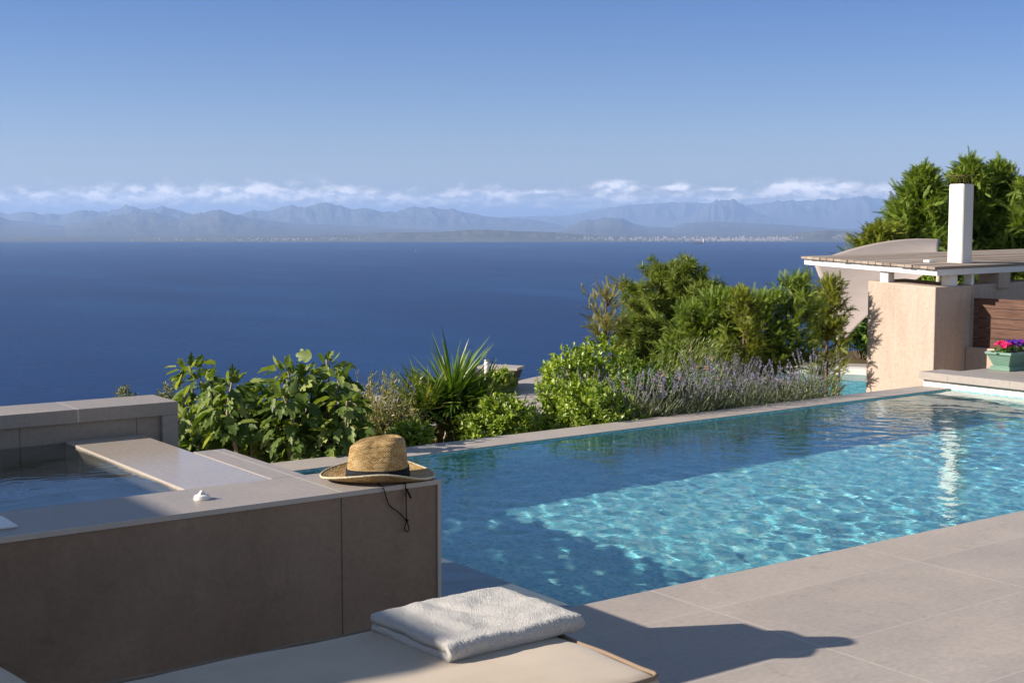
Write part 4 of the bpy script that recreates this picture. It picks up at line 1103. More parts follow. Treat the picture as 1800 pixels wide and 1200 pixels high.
pave_mat = stone('lower_paving', (.42, .385, .36), var=.12, scale=1.5, rough=.7)
annulus('paving', .3205, 1.3, LZ - .5, LZ + .02, pave_mat, lp)

bt = at_z(905, 690, -1.05)
lt = boxes('lower_terrace', [((bt[0] - 3.0, bt[1] - 2.0, -12), (bt[0] + 4.5, bt[1] + .9, -1.05))], pave_mat)
lt.rotation_euler = (0, 0, 0)
tag(lt, 'lower paved terrace below the garden', 'terrace', kind='structure')
# bollard light
bp = at_z(856, 695, -1.05); bh = on_u(855, 632, bp[0])[2] + 1.05
bl = empty('bollard_light', 'cylindrical steel bollard light with white head beyond the yucca', 'bollard light', loc=(bp[0], bp[1], -1.05))
steel = plain('brushed_steel', (.50, .47, .43), rough=.35, metal=.8, var=.15)
rB_ = .042
tube_mesh('post', [([(0, 0, 0), (0, 0, bh * .52)], rB_ * .85)], steel, bl, sides=20)
tube_mesh('lamp_head', [([(0, 0, bh * .521), (0, 0, bh * .96)], rB_)], plain('opal_glass', (.78, .75, .70), rough=.35, var=.03), bl, sides=20)
tube_mesh('cap', [([(0, 0, bh * .961), (0, 0, bh)], rB_ * 1.04)], steel, bl, sides=20)
# stone trough with shrub at the terrace edge
tp0, tp1 = at_z(868, 690, -1.05), at_z(910, 679, -1.05)
tr = empty('stone_trough', 'dark boat shaped stone trough with a shrub on the lower terrace', 'planter', loc=(tp0[0], tp0[1], -1.05))
bm = bmesh.new(); dv = tp1 - tp0; Lh = np.hypot(dv[0], dv[1]); dv = dv / Lh; nv = np.array([-dv[1], dv[0], 0])
Ln = Lh * 1.05
def tq(a, b_, z): q = dv * a + nv * b_; return (q[0], q[1], z)
lo_ = [tq(-.6, 0, 0), tq(Ln * .92, 0, 0), tq(Ln * .92, .5, 0), tq(-.6, .5, 0)]
hi_ = [tq(-.7, -.06, .22), tq(Ln * 1.02, -.06, .26), tq(Ln * 1.02, .58, .26), tq(-.7, .58, .22)]
add_hexa(bm, lo_, hi_); bm_obj('trough', bm, stone('dark_stone', (.11, .09, .08), var=.3, scale=5, rough=.8, bump=.4), tr, bevel=.015)
bm = bmesh.new(); 
add_hexa(bm, [tq(Ln * .74, -.075, .262), tq(Ln * 1.04, -.075, .275), tq(Ln * 1.04, .595, .275), tq(Ln * .74, .595, .262)], [tq(Ln * .74, -.075, .30), tq(Ln * 1.04, -.075, .315), tq(Ln * 1.04, .595, .315), tq(Ln * .74, .595, .30)])
bm_obj('coping', bm, slab_mat, tr)
# ------------------------------------------------------------------ planting
def gz(x, y): return float(ground_z(np.array([x]), np.array([y]))[0])
BARK = stone('bark', (.16, .12, .085), var=.35, scale=14, rough=.9, bump=.6, fine=60, spec=.1, stretch=(1, 1, .2))
TWIG = plain('grey_twig', (.30, .24, .17), rough=.85, var=.25)
GLOSSY = leafmat('glossy_shrub_leaf', [(0, (.095, .155, .018)), (.35, (.19, .275, .032)), (.7, (.32, .405, .062)), (1, (.46, .52, .13))], trans=.30, rough=.32, spec=.5, tcol=(1.6, 1.7, .4))
FIGL = leafmat('fig_leaf', [(0, (.055, .098, .020)), (.5, (.125, .185, .038)), (.85, (.23, .29, .07)), (1, (.37, .40, .14))], trans=.28, rough=.5, spec=.3, tcol=(1.7, 1.7, .45))
OLIVE = leafmat('olive_leaf', [(0, (.13, .15, .07)), (1, (.30, .31, .18))], trans=.2)
DRY = leafmat('dry_shrub_leaf', [(0, (.12, .135, .035)), (.5, (.25, .26, .075)), (.8, (.36, .33, .12)), (1, (.44, .34, .16))], trans=.25)
YUC = leafmat('yucca_leaf', [(0, (0.068, 0.131, 0.022)), (.6, (0.162, 0.250, 0.042)), (.9, (0.297, 0.362, 0.084)), (1, (0.486, 0.463, 0.156))], trans=.25, rough=.38, spec=.45, tcol=(1.5, 1.6, .4))
YUCDRY = leafmat('yucca_dead_leaf', [(0, (.22, .16, .07)), (1, (.42, .36, .15))], trans=.2)
CON_D = leafmat('conifer_dark', [(0, (.065, .12, .022)), (.45, (.16, .235, .040)), (.8, (.29, .36, .065)), (1, (.43, .45, .12))], trans=.25, rough=.55, spec=.2, noise=1.6)
CON_Y = leafmat('conifer_gold', [(0, (.095, .135, .018)), (.5, (.20, .235, .035)), (.85, (.32, .33, .06)), (1, (.45, .39, .09))], trans=.3, rough=.55, spec=.2, noise=2)
CON_O = leafmat('conifer_bronze', [(0, (.12, .13, .03)), (.5, (.23, .225, .06)), (1, (.36, .31, .12))], trans=.25, rough=.55, spec=.2, noise=2)
PINE = leafmat('pine_needles', [(0, (.09, .13, .025)), (.5, (.17, .22, .042)), (1, (.31, .34, .09))], trans=.25, rough=.5, spec=.25, noise=1.2)
LAVL = leafmat('lavender_leaf', [(0, (.13, .16, .09)), (1, (.30, .32, .20))], trans=.2)
LAVF = leafmat('lavender_flower', [(0, (.19, .16, .25)), (1, (.36, .32, .43))], trans=.2, tcol=(1, 1, 1))
ROSE = leafmat('rose_petal', [(0, (.62, .22, .22)), (.5, (.72, .38, .26)), (1, (.75, .50, .36))], trans=.3, tcol=(1, 1, 1))
GRASSM = leafmat('reed_grass', [(0, (.12, .17, .04)), (1, (.30, .32, .12))], trans=.3)

def trunk(name, pts, radii, mat, parent):
    return tube_mesh(name, [(pts, radii)], mat, parent, sides=7)

def plant(name, label, cat, base, group=None):
    return empty(name, label, cat, group, loc=tuple(base))

def bushy(name, label, cat, px, py_top, py_bot, d, halfw_px, leaf, n, mat, seed, squash=1.0, wl=.45, depth=.8, tilt=.9, stems=14, template=None, lumps=9, group=None, shell=.55):
    """leafy shrub: leaves in rosettes through lumpy volume, woody stems inside"""
    r = np.random.default_rng(seed)
    top = at_d(px, py_top, d); bot = at_d(px, py_bot, d)
    hw = halfw_px * d / FPX; hh = (top[2] - bot[2]) / 2; cz = (top[2] + bot[2]) / 2
    cx, cy = top[0], top[1]; g = gz(cx, cy)
    e = plant(name, label, cat, (cx, cy, min(g, bot[2])), group)
    base = np.array([cx, cy, min(g, bot[2])])
    # lumps: several overlapping ellipsoids
    cen, rad_ = [], []
    for i in range(lumps):
        a = r.uniform(-1, 1); b_ = r.uniform(-1, 1); c = r.uniform(-1, .62)
        if a*a + b_*b_ > 1.0: a *= .7; b_ *= .7
        lim = math.sqrt(max(.05, 1 - (a*a) * .75))
        cen.append(RT * a * hw * .68 + F0 * b_ * hw * depth * .6 + UP * c * hh * .62 * lim); rad_.append((hw * r.uniform(.34, .5), hh * r.uniform(.38, .55)))
    cen.append(UP * hh * .45); rad_.append((hw * .45, hh * .55)); cen.append(np.zeros(3)); rad_.append((hw * .7, hh * .75))
    cen = np.array(cen); rad_ = np.array(rad_)
    nr = n // 7
    k = r.integers(0, len(cen), nr); dirs = rdir(nr, r); rr = r.uniform(shell, 1.0, nr) ** .6
    P0 = cen[k] + dirs * np.stack([rad_[k, 0], rad_[k, 0], rad_[k, 1]], -1) * rr[:, None]
    out_d = unit(dirs * np.array([1, 1, 1.0]) + np.array([0, 0, .55]) + sun_to * .25)
    P, D, Nn = [], [], []
    for q in range(7):
        sd = rdir(nr, r)
        dd = unit(out_d * r.uniform(.5, 1.1, (nr, 1)) + sd * tilt)
        P.append(P0 + out_d * r.uniform(-.02, .05, (nr, 1)) * (leaf / .05)); D.append(dd); Nn.append(unit(out_d + sd * .5 + UP * .3))
    P = np.concatenate(P); D = np.concatenate(D); Nn = np.concatenate(Nn)
    P = P + np.array([0, 0, cz - base[2]])
    ls = leaf * r.uniform(.65, 1.2, len(P))
    scatter('foliage', template or T_oval(), P, D, Nn, ls, ls * wl, mat, e)
    paths = []
    for i in range(stems):
        t = cen[r.integers(0, len(cen))] * .9 + np.array([0, 0, cz - base[2]]); m1 = t * .5 + r.normal(size=3) * hw * .1
        paths.append((smoothpath([(0, 0, -.05), tuple(m1), tuple(t)], 4), [.012, .011, .010, .009, .008, .007, .006, .005, .004]))
    tube_mesh('stems', paths, BARK, e, sides=5)
    return e

# glossy shrubs along the pool
bushy('shrub', 'big round bright green glossy shrub, the tallest by the pool lip', 'shrub', 1066, 599, 790, 11.0, 128, .050, 19000, GLOSSY, 21, lumps=14)
bushy('shrub', 'bright glossy shrub at the foot of the tall round shrub by the pool', 'shrub', 1010, 672, 800, 10.0, 125, .047, 12000, GLOSSY, 22, lumps=13)
bushy('shrub', 'low bright green shrub between the yucca and the round shrub', 'shrub', 880, 700, 800, 9.7, 85, .044, 8000, GLOSSY, 23, lumps=11)
bushy('shrub', 'dark leafy tail of the glossy hedge beside the lavender', 'shrub', 1140, 680, 770, 10.7, 72, .045, 7000, GLOSSY, 24, lumps=9)
bushy('shrub', 'small glossy shrub in the stone trough behind the bollard', 'shrub', 882, 650, 690, 19.6, 26, .07, 900, GLOSSY, 25, lumps=6)
bushy('shrub', 'small leafy green plant right behind the straw hat', 'shrub', 728, 748, 800, 9.0, 45, .05, 1400, GLOSSY, 26, lumps=6)
# grey green shrubs further down on the left
bushy('olive_shrub', 'pale grey green shrub peeping over the tub parapet', 'shrub', 222, 683, 760, 13, 26, .05, 1600, OLIVE, 31, wl=.3, lumps=6)
bushy('olive_shrub', 'pale olive coloured shrub behind the fig leaves', 'shrub', 300, 672, 790, 13, 42, .05, 3600, OLIVE, 32, wl=.3, lumps=8)
bushy('olive_shrub', 'pale olive bush seen between the fig branches', 'shrub', 385, 680, 800, 13, 40, .05, 3000, OLIVE, 33, wl=.3, lumps=8)

# fig tree with drooping lobed leaves on upright shoots
def fig(px, d, shoots, label, seed):
    r = np.random.default_rng(seed)
    c = at_d(px, 740, d); g = gz(c[0], c[1]); e = plant('fig_tree', label, 'tree', (c[0], c[1], g)); base = np.array([c[0], c[1], g])
    paths, P, D, Nn, Ls = [], [], [], [], []
    for sx_, ytop, ybot, n in shoots:
        dd = d + r.uniform(-.35, .35)
        tip = at_d(sx_, ytop + 14, dd) - base; low = at_d(sx_ + (px - sx_) * .35 + r.uniform(-14, 14), ybot, dd) - base
        mid = (tip + low) / 2 + RT * r.uniform(-.05, .05)
        pts = smoothpath([np.array([0, 0, -.1]) + RT * (low @ RT) * .3, low, mid, tip], 8)
        paths.append((pts, list(np.linspace(.020, .006, len(pts)))))
        arr = np.array([tuple(p_) for p_ in pts])
        for i in range(int(n * 1.45)):
            t = r.uniform(.28, 1) ** .7 if i > 6 else 1 - i * .02
            q = arr[int(min(len(arr) - 1, t * (len(arr) - 1)))]
            az = r.uniform(0, 2*PI); pet = r.uniform(.05, .13)
            o_ = np.array([math.cos(az), math.sin(az), 0])
            if t > .96: dirl = unit(o_ * .55 + UP * r.uniform(.3, 1.0)); pet *= .4; l = r.uniform(.06, .11)
            else: dirl = unit(o_ * r.uniform(.4, 1.1) - UP * r.uniform(-.25, 1.0)); l = r.uniform(.08, .15)
            P.append(q + o_ * pet + UP * pet * .35); D.append(dirl); Nn.append(unit(UP * .6 + o_ * .7 + sun_to * .3 + r.normal(size=3) * .25)); Ls.append(l)
    P, D, Nn, Ls = map(np.array, (P, D, Nn, Ls))
    scatter('foliage', T_fig(), P, D, Nn, Ls, Ls * r.uniform(.45, .75, len(Ls)), FIGL, e)
    tube_mesh('branches', paths, TWIG, e, sides=6)
fig(420, 8.6, [(335, 628, 800, 44), (352, 650, 800, 34), (408, 656, 800, 46), (432, 676, 805, 40), (378, 700, 810, 44), (330, 720, 815, 40), (460, 690, 815, 44), (420, 730, 820, 50), (365, 740, 820, 44), (475, 720, 815, 44), (320, 760, 825, 26), (440, 765, 825, 44), (390, 770, 825, 40), (482, 770, 825, 34)], 'left fig tree with large drooping lobed leaves behind the hot tub', 41)
fig(545, 8.5, [(505, 632, 800, 44), (525, 640, 800, 40), (574, 618, 800, 54), (596, 650, 800, 50), (548, 660, 805, 48), (610, 690, 810, 46), (498, 680, 810, 44), (575, 700, 815, 52), (520, 715, 815, 50), (600, 740, 820, 46), (548, 745, 820, 50), (500, 755, 822, 44), (575, 770, 825, 44), (528, 778, 825, 40), (608, 775, 825, 30)], 'right fig tree with tall leafy shoots beside the dry shrub', 42)

# dry twiggy shrub
def twiggy(px, ytop, ybot, d, hw, n, label, seed, mat=DRY):
    r = np.random.default_rng(seed); c = at_d(px, ybot, d); g = gz(c[0], c[1]); z0 = min(g, c[2]); base = np.array([c[0], c[1], z0])
    e = plant('dry_shrub', label, 'shrub', base)
    H_ = at_d(px, ytop, d)[2] - z0; W_ = hw * d / FPX
    paths, P, D = [], [], []
    for i in range(n):
        a = r.uniform(0, 2*PI); o_ = np.array([math.cos(a), math.sin(a), 0]); sp = r.uniform(.1, 1) ** .6
        h = H_ * r.uniform(.55, 1.0) * (1 - .35 * sp ** 2); q = [np.zeros(3) + o_ * .05, o_ * W_ * sp * .55 + UP * h * .5, o_ * W_ * sp * (1 + r.uniform(-.1, .15)) + UP * h + r.normal(size=3) * .03]
        pts = smoothpath(q, 7); paths.append((pts, list(np.linspace(.0045, .0012, len(pts))))); arr = np.array([tuple(x) for x in pts])
        m_ = 46; t = r.uniform(.30, 1, m_); idx = (t * (len(arr) - 1)).astype(int)
        P.append(arr[idx] + r.normal(size=(m_, 3)) * .022); D.append(unit(UP * .8 + o_ * .4 + r.normal(size=(m_, 3)) * .7))
    P = np.concatenate(P); D = np.concatenate(D)
    scatter('foliage', T_oval(.1), P, D, rdir(len(P), r), r.uniform(.02, .046, len(P)), r.uniform(.006, .013, len(P)), mat, e)
    tube_mesh('twigs', paths, TWIG, e, sides=4)
twiggy(668, 652, 812, 9.6, 76, 320, 'dry yellowish twiggy shrub between the fig and the yucca', 51)
twiggy(640, 672, 812, 9.9, 40, 80, 'thin dry shrub close to the fig tree', 52)
twiggy(715, 715, 812, 9.3, 50, 110, 'low brownish twiggy shrub under the yucca', 53)

# yucca clump
def yucca(px, py, d, label, seed, heads):
    r = np.random.default_rng(seed); c = at_d(px, py, d); g = gz(c[0], c[1]); e = plant('yucca', label, 'yucca', (c[0], c[1], g)); base = np.array([c[0], c[1], g])
    P, D, Nn, Ls = [], [], [], []; P2, D2, N2, L2 = [], [], [], []; paths = []
    for hx_, hy_, n, ll in heads:
        hp = at_d(hx_, hy_, d + r.uniform(-.15, .15)) - base
        paths.append((smoothpath([np.array([0, 0, -.05]) + RT * (hp @ RT) * .5, hp * np.array([.8, .8, .5]), hp], 5), .035))
        for i in range(n):
            a = r.uniform(0, 2*PI); el = math.asin(r.uniform(-.12, .99)); o_ = np.array([math.cos(a) * math.cos(el), math.sin(a) * math.cos(el), math.sin(el)])
            P.append(hp + o_ * .02 + UP * r.uniform(-.06, .06)); D.append(o_); Nn.append(unit(UP - o_ * (UP @ o_) + r.normal(size=3) * .2)); Ls.append(ll * r.uniform(.75, 1.1) * (.8 + .25 * math.sin(el)))
        for i in range(n // 5):
            a = r.uniform(0, 2*PI); el = rad(r.uniform(-75, -25)); o_ = np.array([math.cos(a) * math.cos(el), math.sin(a) * math.cos(el), math.sin(el)])
            P2.append(hp - UP * .08); D2.append(o_); N2.append(unit(UP - o_ * (UP @ o_) + r.normal(size=3) * .3)); L2.append(ll * r.uniform(.5, .85))
    P, D, Nn, Ls, P2, D2, N2, L2 = map(np.array, (P, D, Nn, Ls, P2, D2, N2, L2))
    scatter('leaves', T_blade(.12, 6), P, D, Nn, Ls, r.uniform(.020, .029, len(P)), YUC, e)
    scatter('dead_leaves', T_blade(.5, 6), P2, D2, N2, L2, .028, YUCDRY, e)
    tube_mesh('stem', paths, BARK, e, sides=7)
yucca(788, 712, 10.0, 'spiky green yucca clump beside the bollard light', 61, [(795, 708, 230, .47), (748, 728, 150, .42), (842, 724, 130, .40), (775, 738, 90, .32), (815, 742, 80, .32)])

# conifers
def conifer(name, label, px, ytop, ybot, d, wpx, mat, seed, nb=70, fr=.22, dens=15, up=.7, lean=0, leaders=1, group=None, template=None, profile=None, wl=.62):
    r = np.random.default_rng(seed); b0 = at_d(px, ybot, d); g = gz(b0[0], b0[1]); z0 = min(g, b0[2])
    base = np.array([b0[0], b0[1], z0]); tipz = at_d(px, ytop, d)[2]; H_ = tipz - z0; W_ = wpx * d / FPX
    zlo = max(.04, (b0[2] - z0) / H_)
    e = plant(name, label, 'tree', base, group)
    tps = smoothpath([(0, 0, -.1), tuple(RT * lean * .3 + UP * H_ * .5), tuple(RT * lean + UP * H_ * .94)], 10)
    paths = [(tps, list(np.linspace(max(.018, H_ * .018), .006, len(tps))))]; tarr = np.array([tuple(p_) for p_ in tps])
    P, D, Nn, Ls = [], [], [], []
    prof = profile or (lambda t: (1 - t) ** .6 * (.55 + .45 * min(1, t * 5 + .2)))
    T_ = template or T_frond()
    for i in range(nb):
        t = zlo + (1 - zlo) * r.uniform(0, 1) ** .85
        p0 = tarr[int(t * (len(tarr) - 1))]; s = (t - zlo) / (1 - zlo)
        a = r.uniform(0, 2*PI); o_ = np.array([math.cos(a), math.sin(a), 0]); Lb = W_ * prof(s) * r.uniform(.55, 1.12) + .04
        upk = up * (.6 + .8 * s) * r.uniform(.7, 1.3)
        p1 = p0 + o_ * Lb * .55 + UP * Lb * upk * .35; p2 = p0 + o_ * Lb + UP * Lb * upk * .95
        pts = smoothpath([p0, p1, p2], 5); paths.append((pts, list(np.linspace(.010 * min(1, H_ * .5), .002, len(pts))))); arr = np.array([tuple(p_) for p_ in pts])
        m_ = max(5, int(2.1 * dens * (Lb / W_ + .25)))
        tt = r.uniform(.22, 1, m_); tt[0] = 1.0
        q = arr[np.clip((tt * (len(arr) - 1)).astype(int), 0, len(arr) - 1)]
        ax = unit(o_ + UP * upk)
        dd = unit(ax[None] * r.uniform(.6, 1.2, (m_, 1)) + r.normal(size=(m_, 3)) * .62 + UP * .18)
        P.append(q + r.normal(size=(m_, 3)) * .10 * fr); D.append(dd); Nn.append(unit(UP[None] + r.normal(size=(m_, 3)) * .55)); Ls.append(fr * .66 * r.uniform(.45, 1.3, m_) * (1.1 - .3 * s))
    m_ = 14   # leader tip
    P.append(np.repeat(tarr[-1][None], m_, 0) + UP * r.uniform(-.25, .06, (m_, 1)) * H_ * .15); D.append(unit(UP * 1.3 + r.normal(size=(m_, 3)) * .45)); Nn.append(rdir(m_, r)); Ls.append(fr * r.uniform(.5, .9, m_))
    P = np.concatenate(P); D = np.concatenate(D); Nn = np.concatenate(Nn); Ls = np.concatenate(Ls)
    scatter('foliage', T_, P, D, Nn, Ls, Ls * wl, mat, e)
    tube_mesh('trunk', paths, BARK, e, sides=6)
    return e
HG = 'young conifers of the hedge beyond the lavender'
wide = lambda t: (1 - t) ** .45 * (.7 + .3 * min(1, t * 6))
col = lambda t: min(1, (1 - t) * 2.6) ** .7 * (.6 + .4 * min(1, t * 5))
conifer('thuja_tree', 'lone sparse bronze thuja standing left of the hedge against the sea', 1065, 500, 640, 13.0, 36, CON_O, 71, nb=20, fr=.20, dens=7, up=1.1, profile=lambda t: .55 + .45 * t if t < .85 else (1 - t) * 5)
tuft = T_tuft(16)
pinep = lambda t: min(1.0, (1 - t) * 2.2 + .12) ** .6 * (.75 + .25 * min(1, t * 4))
conifer('pine_tree', 'soft needled pine, tallest and farthest left of the hedge', 1180, 466, 650, 19.5, 78, PINE, 72, nb=110, fr=.24, dens=16, up=.55, template=tuft, wl=1.0, profile=pinep)
conifer('pine_tree', 'olive green pine behind the middle of the conifer hedge', 1238, 498, 650, 19.0, 60, PINE, 73, nb=70, fr=.24, dens=15, up=.55, template=tuft, wl=1.0, profile=pinep)
conifer('pine_tree', 'low pine bough beside the lone bronze thuja', 1128, 560, 650, 18.5, 45, PINE, 74, nb=55, fr=.22, dens=13, up=.4, template=tuft, wl=1.0, profile=pinep)
conifer('cypress_tree', 'dark feathery young cypress in front of the tall pine', 1215, 535, 680, 13.9, 72, CON_D, 75, nb=85, fr=.21, dens=14, profile=wide, group=HG)
conifer('cypress_tree', 'wide dark green cypress, second in the conifer hedge', 1262, 512, 690, 13.9, 62, CON_D, 76, nb=85, fr=.21, dens=14, profile=wide, group=HG)
conifer('cypress_tree', 'slim golden cypress in the middle of the hedge', 1306, 500, 690, 13.4, 26, CON_Y, 77, nb=55, fr=.17, dens=11, profile=col, group=HG, up=.9)
conifer('cypress_tree', 'mid green cypress right of the slim golden one', 1335, 510, 690, 14.0, 58, CON_D, 78, nb=85, fr=.21, dens=14, profile=wide, group=HG)
conifer('cypress_tree', 'tall dark cypress with a bare visible trunk, left of the golden one by the wall', 1392, 478, 690, 14.0, 50, CON_D, 79, nb=85, fr=.21, dens=13, profile=wide, group=HG)
conifer('cypress_tree', 'tall golden green cypress nearest the apricot wall', 1452, 478, 690, 15.92, 30, CON_Y, 80, nb=75, fr=.20, dens=13, profile=col, group=HG, up=.85)
# big cypresses behind the slatted roof
big = lambda t: (1 - t) ** .85 * (.75 + .25 * min(1, t * 5))
BG = 'large cypresses behind the slatted roof'
conifer('cypress_tree', 'large cypress left of the white chimney', 1618, 282, 520, 27, 105, CON_D, 81, nb=240, fr=.42, dens=27, profile=big, group=BG, up=.45)
conifer('cypress_tree', 'tallest large cypress right behind the white chimney', 1697, 266, 520, 27.5, 105, CON_D, 82, nb=256, fr=.42, dens=27, profile=big, group=BG, up=.5)
conifer('cypress_tree', 'large cypress with a slanting top right of the chimney', 1750, 272, 520, 28, 90, CON_D, 83, nb=224, fr=.42, dens=27, profile=big, group=BG, up=.55)
conifer('cypress_tree', 'large cypress cut off by the right picture edge', 1806, 305, 520, 27, 90, CON_D, 84, nb=192, fr=.42, dens=27, profile=big, group=BG, up=.5)
conifer('cypress_tree', 'low spreading yellowish cypress at the left end of the big trees', 1545, 390, 520, 26, 66, CON_Y, 85, nb=110, fr=.40, dens=16, profile=wide, group=BG, up=.4)
conifer('cypress_tree', 'middle dark cypress between the yellowish one and the chimney', 1580, 340, 520, 27.5, 80, CON_D, 86, nb=150, fr=.42, dens=24, profile=big, group=BG, up=.4)
# hedge seen through the gap under the roof, and greenery behind the sail
bushy('hedge', 'clipped green hedge glimpsed under the slatted roof', 'hedge', 1700, 470, 640, 22, 190, .10, 9000, GLOSSY, 91, depth=.3, lumps=16)
bushy('shrub', 'green bush behind the tip of the shade sail', 'shrub', 1515, 540, 618, 26.5, 70, .09, 6000, LEAF_MID, 92, lumps=9)

# lavender plants, each a clump of stems with purple spikes
def lavender_mesh(seed, h=.42, w=.26, n=34):
    r = np.random.default_rng(seed); paths, P, D, PF, DF = [], [], [], [], []
    for i in range(n):
        a = r.uniform(0, 2*PI); o_ = np.array([math.cos(a), math.sin(a), 0]); sp = r.uniform(0, 1) ** .6; hh = h * r.uniform(.7, 1.1)
        tip = o_ * w * sp + UP * hh + r.normal(size=3) * .02
        pts = smoothpath([o_ * .03, o_ * w * sp * .45 + UP * hh * .5, tip], 3); paths.append((pts, .0022))
        ax = unit(tip - o_ * w * sp * .45 - UP * hh * .5)
        for k in range(8):
            for s_ in range(2):
                PF.append(tip + ax * (k * .0085 - .02)); DF.append(unit(ax * .7 + r.normal(size=3) * .7))
    m_ = 420; a = r.uniform(0, 2*PI, m_); sp = r.uniform(0, 1, m_) ** .5
    P = np.stack([np.cos(a) * sp * w * .85, np.sin(a) * sp * w * .85, r.uniform(.02, .62, m_) * h], -1)
    D = unit(np.stack([np.cos(a) * .5, np.sin(a) * .5, np.ones(m_)], -1) + r.normal(size=(m_, 3)) * .3)
    return paths, P, D, np.array(PF), np.array(DF), r
LG = 'lavender plants along the far edge of the pool'
protos = []
lav_pos = []
rl = random.Random(8)
for k in range(14):
    x = 1172 + k * 24.5 + rl.uniform(-6, 6)
    lip_y = 751 - (x - 1000) * .114
    lav_pos.append((x, lip_y + 4, .25 + rl.uniform(0, .10)))
for k in range(9):
    x = 1180 + k * 34 + rl.uniform(-8, 8); lip_y = 751 - (x - 1000) * .114
    lav_pos.append((x, lip_y - 6, .75 + rl.uniform(0, .15)))
ordw = ['first', 'second', 'third', 'fourth', 'fifth', 'sixth', 'seventh', 'eighth', 'ninth', 'tenth', 'eleventh', 'twelfth', 'thirteenth', 'fourteenth', 'fifteenth', 'sixteenth', 'seventeenth']
for i, (x, y, back) in enumerate(lav_pos):
    q = at_z(x, y, 0.0); q = q + np.array([-back * .1, back, 0]); q[2] = -.20
    row = 'front' if i < 14 else 'back'
    lab = f'purple lavender in the {row} row by the pool lip, {ordw[i if i < 14 else i - 14]} from the left'
    if i < 4:
        e = empty('lavender', lab, 'lavender', LG, loc=tuple(q)); paths, P, D, PF, DF, r = lavender_mesh(100 + i)
        scatter('foliage', T_needle(), P, D, rdir(len(P), r), r.uniform(.05, .11, len(P)), .006, LAVL, e)
        scatter('flower_spikes', T_oval(.2), PF, DF, rdir(len(PF), r), .012, .007, LAVF, e)['kind'] = 'stuff'
        tube_mesh('stalks', paths, LAVL, e, sides=3); protos.append(e)
    else:
        src = protos[i % 4]; e = src.copy(); COL.objects.link(e); e.location = tuple(q); e.rotation_euler = (0, 0, rl.uniform(0, 6.28)); s_ = rl.uniform(.8, 1.1); e.scale = (s_, s_, s_ * rl.uniform(.85, 1.1)); e['label'] = lab
        for ch in src.children:
            c = ch.copy(); COL.objects.link(c); c.parent = e

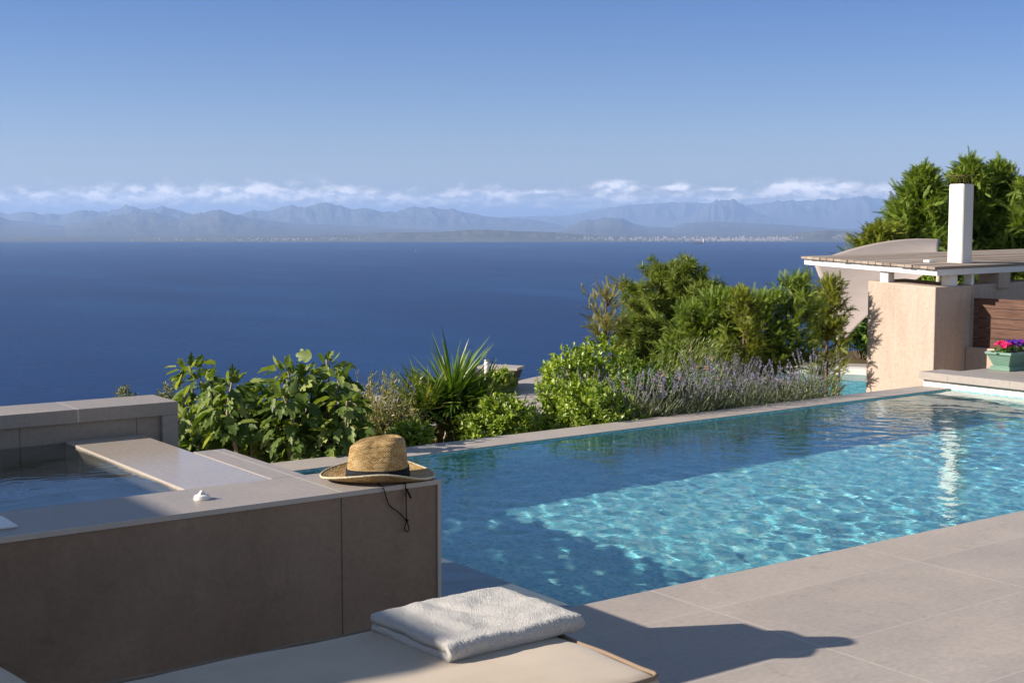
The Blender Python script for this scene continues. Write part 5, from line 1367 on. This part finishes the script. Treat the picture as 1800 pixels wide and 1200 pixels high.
# roses between the shrub and the lavender
def rosebush(px, py, d, n, label, seed, hw=28, hh=22):
    r = np.random.default_rng(seed); c = at_d(px, py, d); e = plant('rose_bush', label, 'rose bush', (c[0], c[1], gz(c[0], c[1])), 'pink roses among the lavender'); base = np.array([c[0], c[1], gz(c[0], c[1])]); off = c - base
    s = d / FPX
    m_ = 900; P = off + RT * r.normal(size=(m_, 1)) * hw * .55 * s + F0 * r.normal(size=(m_, 1)) * .12 + UP * (r.normal(size=(m_, 1)) * hh * .6 - 16) * s
    scatter('foliage', T_oval(), P, unit(UP * .5 + rdir(m_, r)), rdir(m_, r), r.uniform(.025, .045, m_), .02, LEAF_MID, e)
    for i in range(n):
        V, F = [], []
        cc = off + RT * r.normal() * hw * .5 * s + F0 * r.normal() * .1 - F0 * .08 + UP * r.normal() * hh * .5 * s
        for k in range(14):
            a = k * 2.4; l = .010 + .0016 * k; o_ = np.array([math.cos(a), math.sin(a), 0]); t = unit(o_ * (.15 + k * .06) + UP * (.9 - k * .05)); sd = np.cross(o_, UP); b_ = len(V)
            for qv in (cc + o_ * .003, cc + t * l * .6 + sd * l * .55, cc + t * l, cc + t * l * .6 - sd * l * .55): V.append(qv)
            F.append((b_, b_ + 1, b_ + 2, b_ + 3))
        me = fast_mesh('flower', np.array(V), [np.array(F)]); link('flower', me, ROSE, e)
    pts = [(smoothpath([(0, 0, -.05), tuple(off * .5 + r.normal(size=3) * .03), tuple(off + RT * r.normal() * hw * .4 * s)], 4), .005) for k in range(8)]
    tube_mesh('stems', pts, BARK, e, sides=5)
for k, (px, py, d, n, lb) in enumerate([(1116, 668, 10.3, 9, 'pale pink rose bush tucked against the round shrub'), (1160, 664, 10.4, 12, 'salmon pink rose bush at the left end of the lavender'), (1240, 662, 10.9, 7, 'apricot rose bush rising out of the lavender'), (1275, 680, 11.1, 7, 'deeper pink roses low among the lavender'), (1410, 680, 11.9, 5, 'single pink rose bush near the golden cypress')]):
    rosebush(px, py, d, n, lb, 120 + k)

# tall feathery grass
def grass(px, ytop, ybot, d, hw, n, label, seed, lean=.4, wd=.006, mat=GRASSM):
    r = np.random.default_rng(seed); c = at_d(px, ybot, d); z0 = min(gz(c[0], c[1]), c[2]); e = plant('tall_grass', label, 'grass clump', (c[0], c[1], z0)); H_ = at_d(px, ytop, d)[2] - z0; s = d / FPX
    P = RT * r.normal(size=(n, 1)) * hw * .35 * s + F0 * r.normal(size=(n, 1)) * .08
    D = unit(UP + RT * (r.normal(size=(n, 1)) * .16 + lean * .35) + F0 * r.normal(size=(n, 1)) * .12)
    scatter('blades', T_blade(.22, 7), P, D, unit(-RT * 1.0 + r.normal(size=(n, 3)) * .3), H_ * r.uniform(.55, 1.05, n), wd, mat, e)
    m_ = n * 7; k = r.integers(0, n, m_); t = r.uniform(.82, 1.0, (m_, 1))
    PP = P[k] + D[k] * t * H_ * .98 + RT * .12 * t * t * H_ * .6; scatter('seed_heads', T_needle(), PP, unit(D[k] + RT * .6 + r.normal(size=(m_, 3)) * .3), rdir(m_, r), .04, .007, mat, e)
grass(1195, 590, 720, 11.8, 50, 70, 'tall feathery reed grass leaning right in front of the cypresses', 131)
grass(1165, 620, 720, 11.6, 30, 40, 'shorter green grass clump next to the round shrub', 132, lean=.1)
grass(668, 650, 790, 9.8, 60, 50, 'thin dry grass stalks rising from the twiggy shrub', 133, lean=.05, mat=DRY)
grass(890, 680, 790, 10.2, 40, 26, 'thin grass stalks leaning over the lower terrace', 134, lean=.8)
